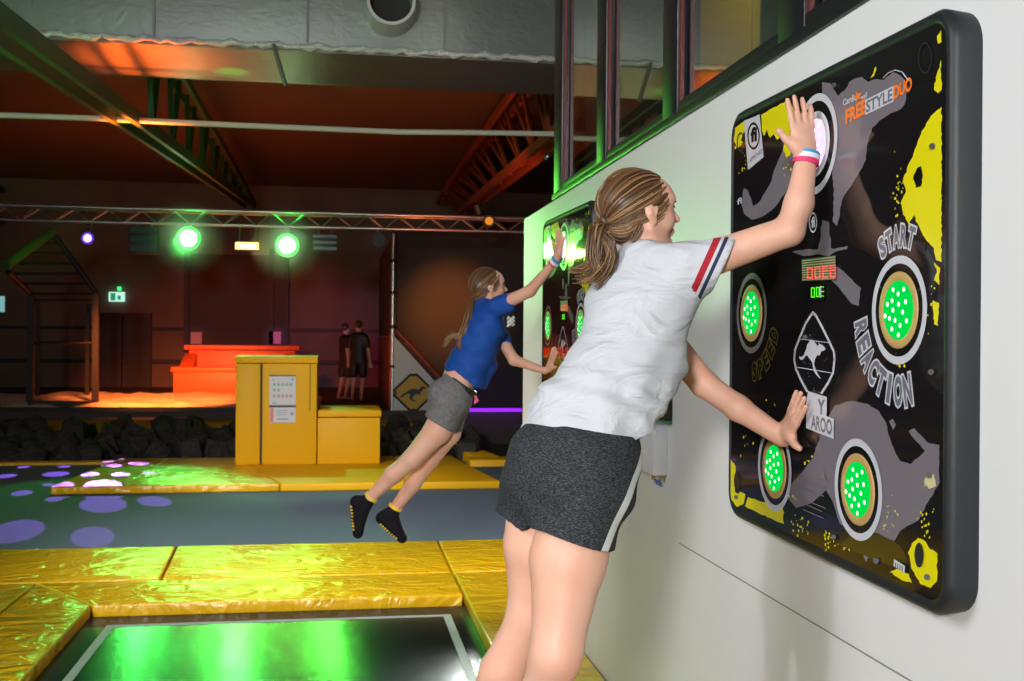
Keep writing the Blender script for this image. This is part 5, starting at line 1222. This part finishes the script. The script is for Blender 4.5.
for (p, a, b), (q, c, d) in zip(S_[:-1], S_[1:]): B.cap(p, q, (a, b), (c, d), gr, k=.04)
B.cap(w2(487, 312, DD), SR, (.055, .052), (.052, .052), k=.03); B.cap(SR, w2(516, 300, 5.77), .052, .047, k=.02)
B.cap(w2(487, 314, DD), SL, (.055, .052), (.052, .052), k=.03); B.cap(SL, w2(503, 342, 6.01), .050, .046, k=.02)
B.cap(w2(485, 310, DD), w2(484, 306, DD), .058, .05, k=.03)
B.cap(w2(490, 366, 5.94), w2(482, 384, 5.96), (.05, .04), (.05, .025), k=.04)
def sw2(P):
    u = P-w2(475, 345, DD); x = u@CR; z = u[:, 2]
    return np.sin(x*48+z*40+2*np.sin(z*12))*.0035+np.sin(z*62-x*30)*.002
B.wave(sw2); B.shell(.012)
B.cut(w2(512.5, 303, 5.77), nrm(CR*.95+UPZ*.28), C=w2(531, 298, 5.76), R=.10)
B.cut(w2(504, 346, 6.0), nrm(CR*.5-UPZ*.85), C=w2(512, 358, 6.0), R=.07)
a_ = w2(442, 373, DD); b_ = w2(470, 367, DD); nn_ = nrm(np.cross(b_-a_, CF)); nn_ = nn_ if nn_[2] < 0 else -nn_
B.cut(a_, nn_, C=w2(440, 408, DD), R=.245)
a_ = w2(470, 384, DD); b_ = w2(484, 390, DD); nn_ = nrm(np.cross(b_-a_, CF)); nn_ = nn_ if nn_[2] < 0 else -nn_; B.cut(a_, nn_, C=w2(478, 412, DD), R=.155)
body_obj('t_shirt', B, M['shirt_blue'], g2, g2o, it=2)
# white print on chest, vest under the shirt
B = Body(.0055); B.cap(w2(471, 360, DD), w2(466, 374, DD), (.112, .080), (.118, .096), gr, k=.02); B.shell(.012); B.cut(w2(468, 374, DD), nrm(CR*-.5-UPZ*.86), R=.3); body_obj('white_vest', B, pbr('white_vest_cotton', (.8, .8, .82), .8), g2, g2o)
m = MB(); rs3 = random.Random(8)
for k in range(9):
    c = w2(507.5+(k % 3)*2.3, 318+(k//3)*3.0+rs3.uniform(-1, 1), 5.87+.03*(k % 3)); m.tube([c+A3((0, 0, -.010)), c+A3((.006, 0, .006)), c+A3((.012, .004, -.004))], .006, 6)
m.build('chest_print', pbr('white_print', (.85, .85, .85), .5), g2, smooth=True, off=tuple(g2o))
M['shorts2'] = mottle(pbr('mid_grey_cotton', (.14, .13, .14), .85, spec=.2), (.12, .115, .12), (.16, .155, .16), 60); add_bump(M['shorts2'], 'noise', 12, .5, .02, (1, 1, 1.3), 1)
B = Body(.0055)
B.cap(w2(459, 384, DD), w2(452, 398, DD), (.122, .096), (.130, .108), gr, k=.03)
B.cap(w2(452, 396, 5.87), w2(440, 424, 5.86), (.098, .098), (.092, .090), k=.03); B.cap(w2(455, 396, 5.98), w2(448, 422, 5.98), (.096, .096), (.088, .088), k=.03)
B.ell(w2(446, 396, 5.88), (.10, .10, .10), k=.03)
B.wave(lambda P: np.sin((P@CR)*50+P[:, 2]*30)*.003); B.shell(.012)
a_ = w2(426, 415, DD); b_ = w2(455, 432, DD); nn_ = nrm(np.cross(b_-a_, CF)); nn_ = nn_ if nn_[2] < 0 else -nn_
B.cut(a_, nn_, C=w2(432, 448, DD), R=.24)
a_ = w2(446, 372, DD); b_ = w2(476, 394, DD); nu = -nrm(np.cross(b_-a_, CF)); nu = nu if nu[2] > 0 else -nu
B.cut(a_, nu, C=w2(475, 362, DD), R=.28)
body_obj('shorts', B, M['shorts2'], g2, g2o, it=2)
B = Body(.0055); B.cap(w2(461.5, 382, DD), w2(459.5, 386, DD), (.123, .100), (.124, .101), gr, k=.01)
B.shell(.012); B.cut(a_+nu*.010, nu, R=.5); B.cut(a_-nu*.022, -nu, R=.5); body_obj('waistband', B, M['black'], g2, g2o)
MB().tube([w2(475, 396, 5.84), w2(478, 401, 5.83), w2(474.5, 404, 5.83), w2(476, 398, 5.83)], .006, 6).build('drawstring', pbr('pink_cord', (.8, .12, .25), .5), g2, smooth=True, off=tuple(g2o))
for an, he, to, cf_, up_ in FT:
    B = Body(.0045); B.cap(an, he, .034, .029, k=.015); B.cap(an, to, (.034, .033), (.034, .021), CF, k=.02); B.cap(he, to, (.031, .027), (.034, .022), CF, k=.03); B.cap((an+he)/2, (he+to)/2, (.032, .030), (.036, .028), CF, k=.03); B.cap(an, up_, .033, .033, k=.01); B.cut(up_, up_-an, R=.1)
    s_ = body_obj('sock', B, M['sock'], g2, g2o)
    ax_ = nrm(up_-an); band(s_, g2o, up_-ax_*.002, ax_, .0372, .017, M['sock_yellow'], 'cuff')
    # grip bars under the sole
    dn = nrm(to-he); out = nrm(he-an+to-an); out = nrm(out-dn*np.dot(out, dn)); out = out if (out@CR) < 0 else -out
    sd = nrm(np.cross(dn, CF)); sd = sd if sd@CR < 0 else -sd
    for k in range(8):
        c = he+(to-he)*(.12+k*.105)+sd*(.0285-.001*k)-CF*.006
        MB().tube([c-CF*.030-sd*.006, c-CF*.018, c+CF*.022], .0048, 6).build('grip_bar', M['sock_yellow'], s_, off=tuple(g2o))
    B = Body(.0045); B.ell(to+dn*.004, (.024, .030, .022), k=.01); body_obj('toe_cap', B, M['sock_purple'], s_, g2o)
Pq, paths2, _ = hair_cap(H2, ax2, .93, (-.098, 0, -.050), seed=4, nst=360)
B = Body(.005); f, l, u = ax2
B.ell(Pq(-.014, 0, .029), (.0965*.93, .0750*.93, .0860*.93), ax2, k=.01); B.ell(Pq(-.055, 0, .022), (.060, .062, .062), ax2, k=.01); B.ell(Pq(-.050, 0, -.015), (.052*.95, .058, .062), ax2, k=.03); B.cap(Pq(-.075, 0, -.04), Pq(-.10, 0, -.053), .024, .014, k=.02)
B.cut(Pq(.064, 0, .042), nrm(f*.84-u*.55), R=.3); B.cut(Pq(-.022, 0, -.040), nrm(f*.75-u*.66), R=.3)
hc = body_obj('hair', B, HAIR[0], g2, g2o, it=2); q_ = hair_mesh(paths2, .0027, hc, g2o, 'hair_strands'); q_['kind'] = 'stuff'
tie2 = Pq(-.100, 0, -.053); rs_ = np.random.RandomState(9)
tl_ = tail([tie2, w2(468, 322, 5.88), w2(463, 334, 5.86), w2(462, 346, 5.85), w2(459, 354, 5.85)], 90, .010, rs_, .012)+tail([w2(465, 330, 5.87), w2(460, 337, 5.86), w2(452, 336, 5.86), w2(446, 342, 5.86), w2(444, 348, 5.86)], 45, .006, rs_, .008)+tail([w2(465, 326, 5.87), w2(458, 336, 5.86), w2(450, 335, 5.86)], 16, .006, rs_, .010)
hair_mesh(tl_, .0030, g2, g2o, 'ponytail')
axw = nrm(WRr-ER); band(g2, g2o, WRr, axw, .0275, .014, BW['blue']); band(g2, g2o, WRr-axw*.018, axw, .0275, .014, BW['white']); band(g2, g2o, WRr-axw*.034, axw, .0275, .008, BW['pink'])

# ---------------------------------------------------------------- two boys in black far back
def far_boy(label, x, y_top, y_bot, Y, yaw, arm, h):
    base = onY(x, y_bot, Y); base.z = .2; o = base; s = h/1.75; f, r = facing(yaw); b0 = A3(base)
    root = T('person', label, 'person', tuple(o)); Q = lambda a, b, c: b0+(r*a+f*b)*s+UPZ*c*s
    B = Body(.011)
    B.cap(Q(0, 0, .98), Q(0, 0, 1.15), (.15, .10), (.14, .10), r, k=.04); B.cap(Q(0, 0, 1.15), Q(0, 0, 1.40), (.14, .10), (.18, .10), r, k=.05); B.cap(Q(0, 0, 1.42), Q(0, .02, 1.58), .055, .055, k=.03)
    B.ell(Q(0, .02, 1.65), (.078*s, .095*s, .115*s), (r, f, UPZ), k=.02); B.ell(Q(0, .12, 1.63), (.015, .02, .02), (r, f, UPZ), k=.01)
    for e in (-1, 1):
        B.ell(Q(.08*e, .02, 1.65), (.012, .02, .03), (r, f, UPZ), k=.01)
        kx = .09*e; ky = .05 if e > 0 else -.02
        B.cap(Q(.09*e, 0, .95), Q(kx, ky, .50), .085*s, .055*s, k=.03); B.cap(Q(kx, ky, .50), Q(kx, ky-.1, .09), .055*s, .035*s, k=.02); B.cap(Q(kx, ky-.12, .05), Q(kx, ky+.10, .035), .035*s, .03*s, k=.02)
        el, wr = ((Q(.24*e, -.02, 1.13), Q(.25*e, .06, .88)) if not (arm and e < 0) else (Q(-.36, .10, 1.34), Q(-.52, .2, 1.42)))
        B.cap(Q(.17*e, 0, 1.40), el, .052*s, .042*s, k=.03); B.cap(el, wr, .042*s, .028*s, k=.02)
        hd = nrm(wr-el); hd2 = nrm(np.cross(hd, f)); B.cap(wr, wr+hd*.08*s, (.035*s, .02*s), (.038*s, .016*s), hd2, k=.01)
        for q in (-.028, -.009, .009, .028): B.cap(wr+hd*.08*s+hd2*q*s, wr+hd*.15*s+hd2*q*1.3*s, .011, .010, k=.008)
        B.cap(wr+hd*.03*s, wr+hd*.07*s-hd2*.06*s, .012, .010, k=.01)
    body_obj('body', B, M['skin2'], root, o)
    B = Body(.011); B.cap(Q(0, 0, .96), Q(0, 0, 1.15), (.175, .125), (.165, .12), r, k=.04); B.cap(Q(0, 0, 1.15), Q(0, 0, 1.41), (.165, .12), (.195, .115), r, k=.05)
    for e in (-1, 1):
        el = Q(.22*e, -.01, 1.22) if not (arm and e < 0) else Q(-.30, .06, 1.36)
        B.cap(Q(.16*e, 0, 1.40), el, .075*s, .070*s, k=.03)
    B.cap(Q(0, 0, 1.44), Q(0, 0, 1.47), .075*s, .06*s, k=.03); body_obj('t_shirt', B, M['black'], root, o)
    B = Body(.011); B.cap(Q(0, 0, .98), Q(0, 0, .88), (.165, .125), (.17, .12), r, k=.03)
    for e in (-1, 1): B.cap(Q(.09*e, 0, .92), Q(.10*e, .03 if e > 0 else -.03, .60), .10*s, .095*s, k=.02)
    body_obj('shorts', B, M['black'], root, o)
    B = Body(.011); B.ell(Q(0, -.005, 1.685), (.088*s, .10*s, .10*s), (r, f, UPZ), k=.02); B.cut(Q(0, .06, 1.68), nrm(f*.9-UPZ*.4), R=.5); body_obj('hair', B, HAIR[2], root, o)
    return root
far_boy('person in black shirt and shorts seen from behind, nearer the steel pole', 358, 320, 400, 24, 20, False, 1.72)
far_boy('person in black raising one arm, half hidden behind the other', 345, 322, 400, 24.6, 60, True, 1.66)
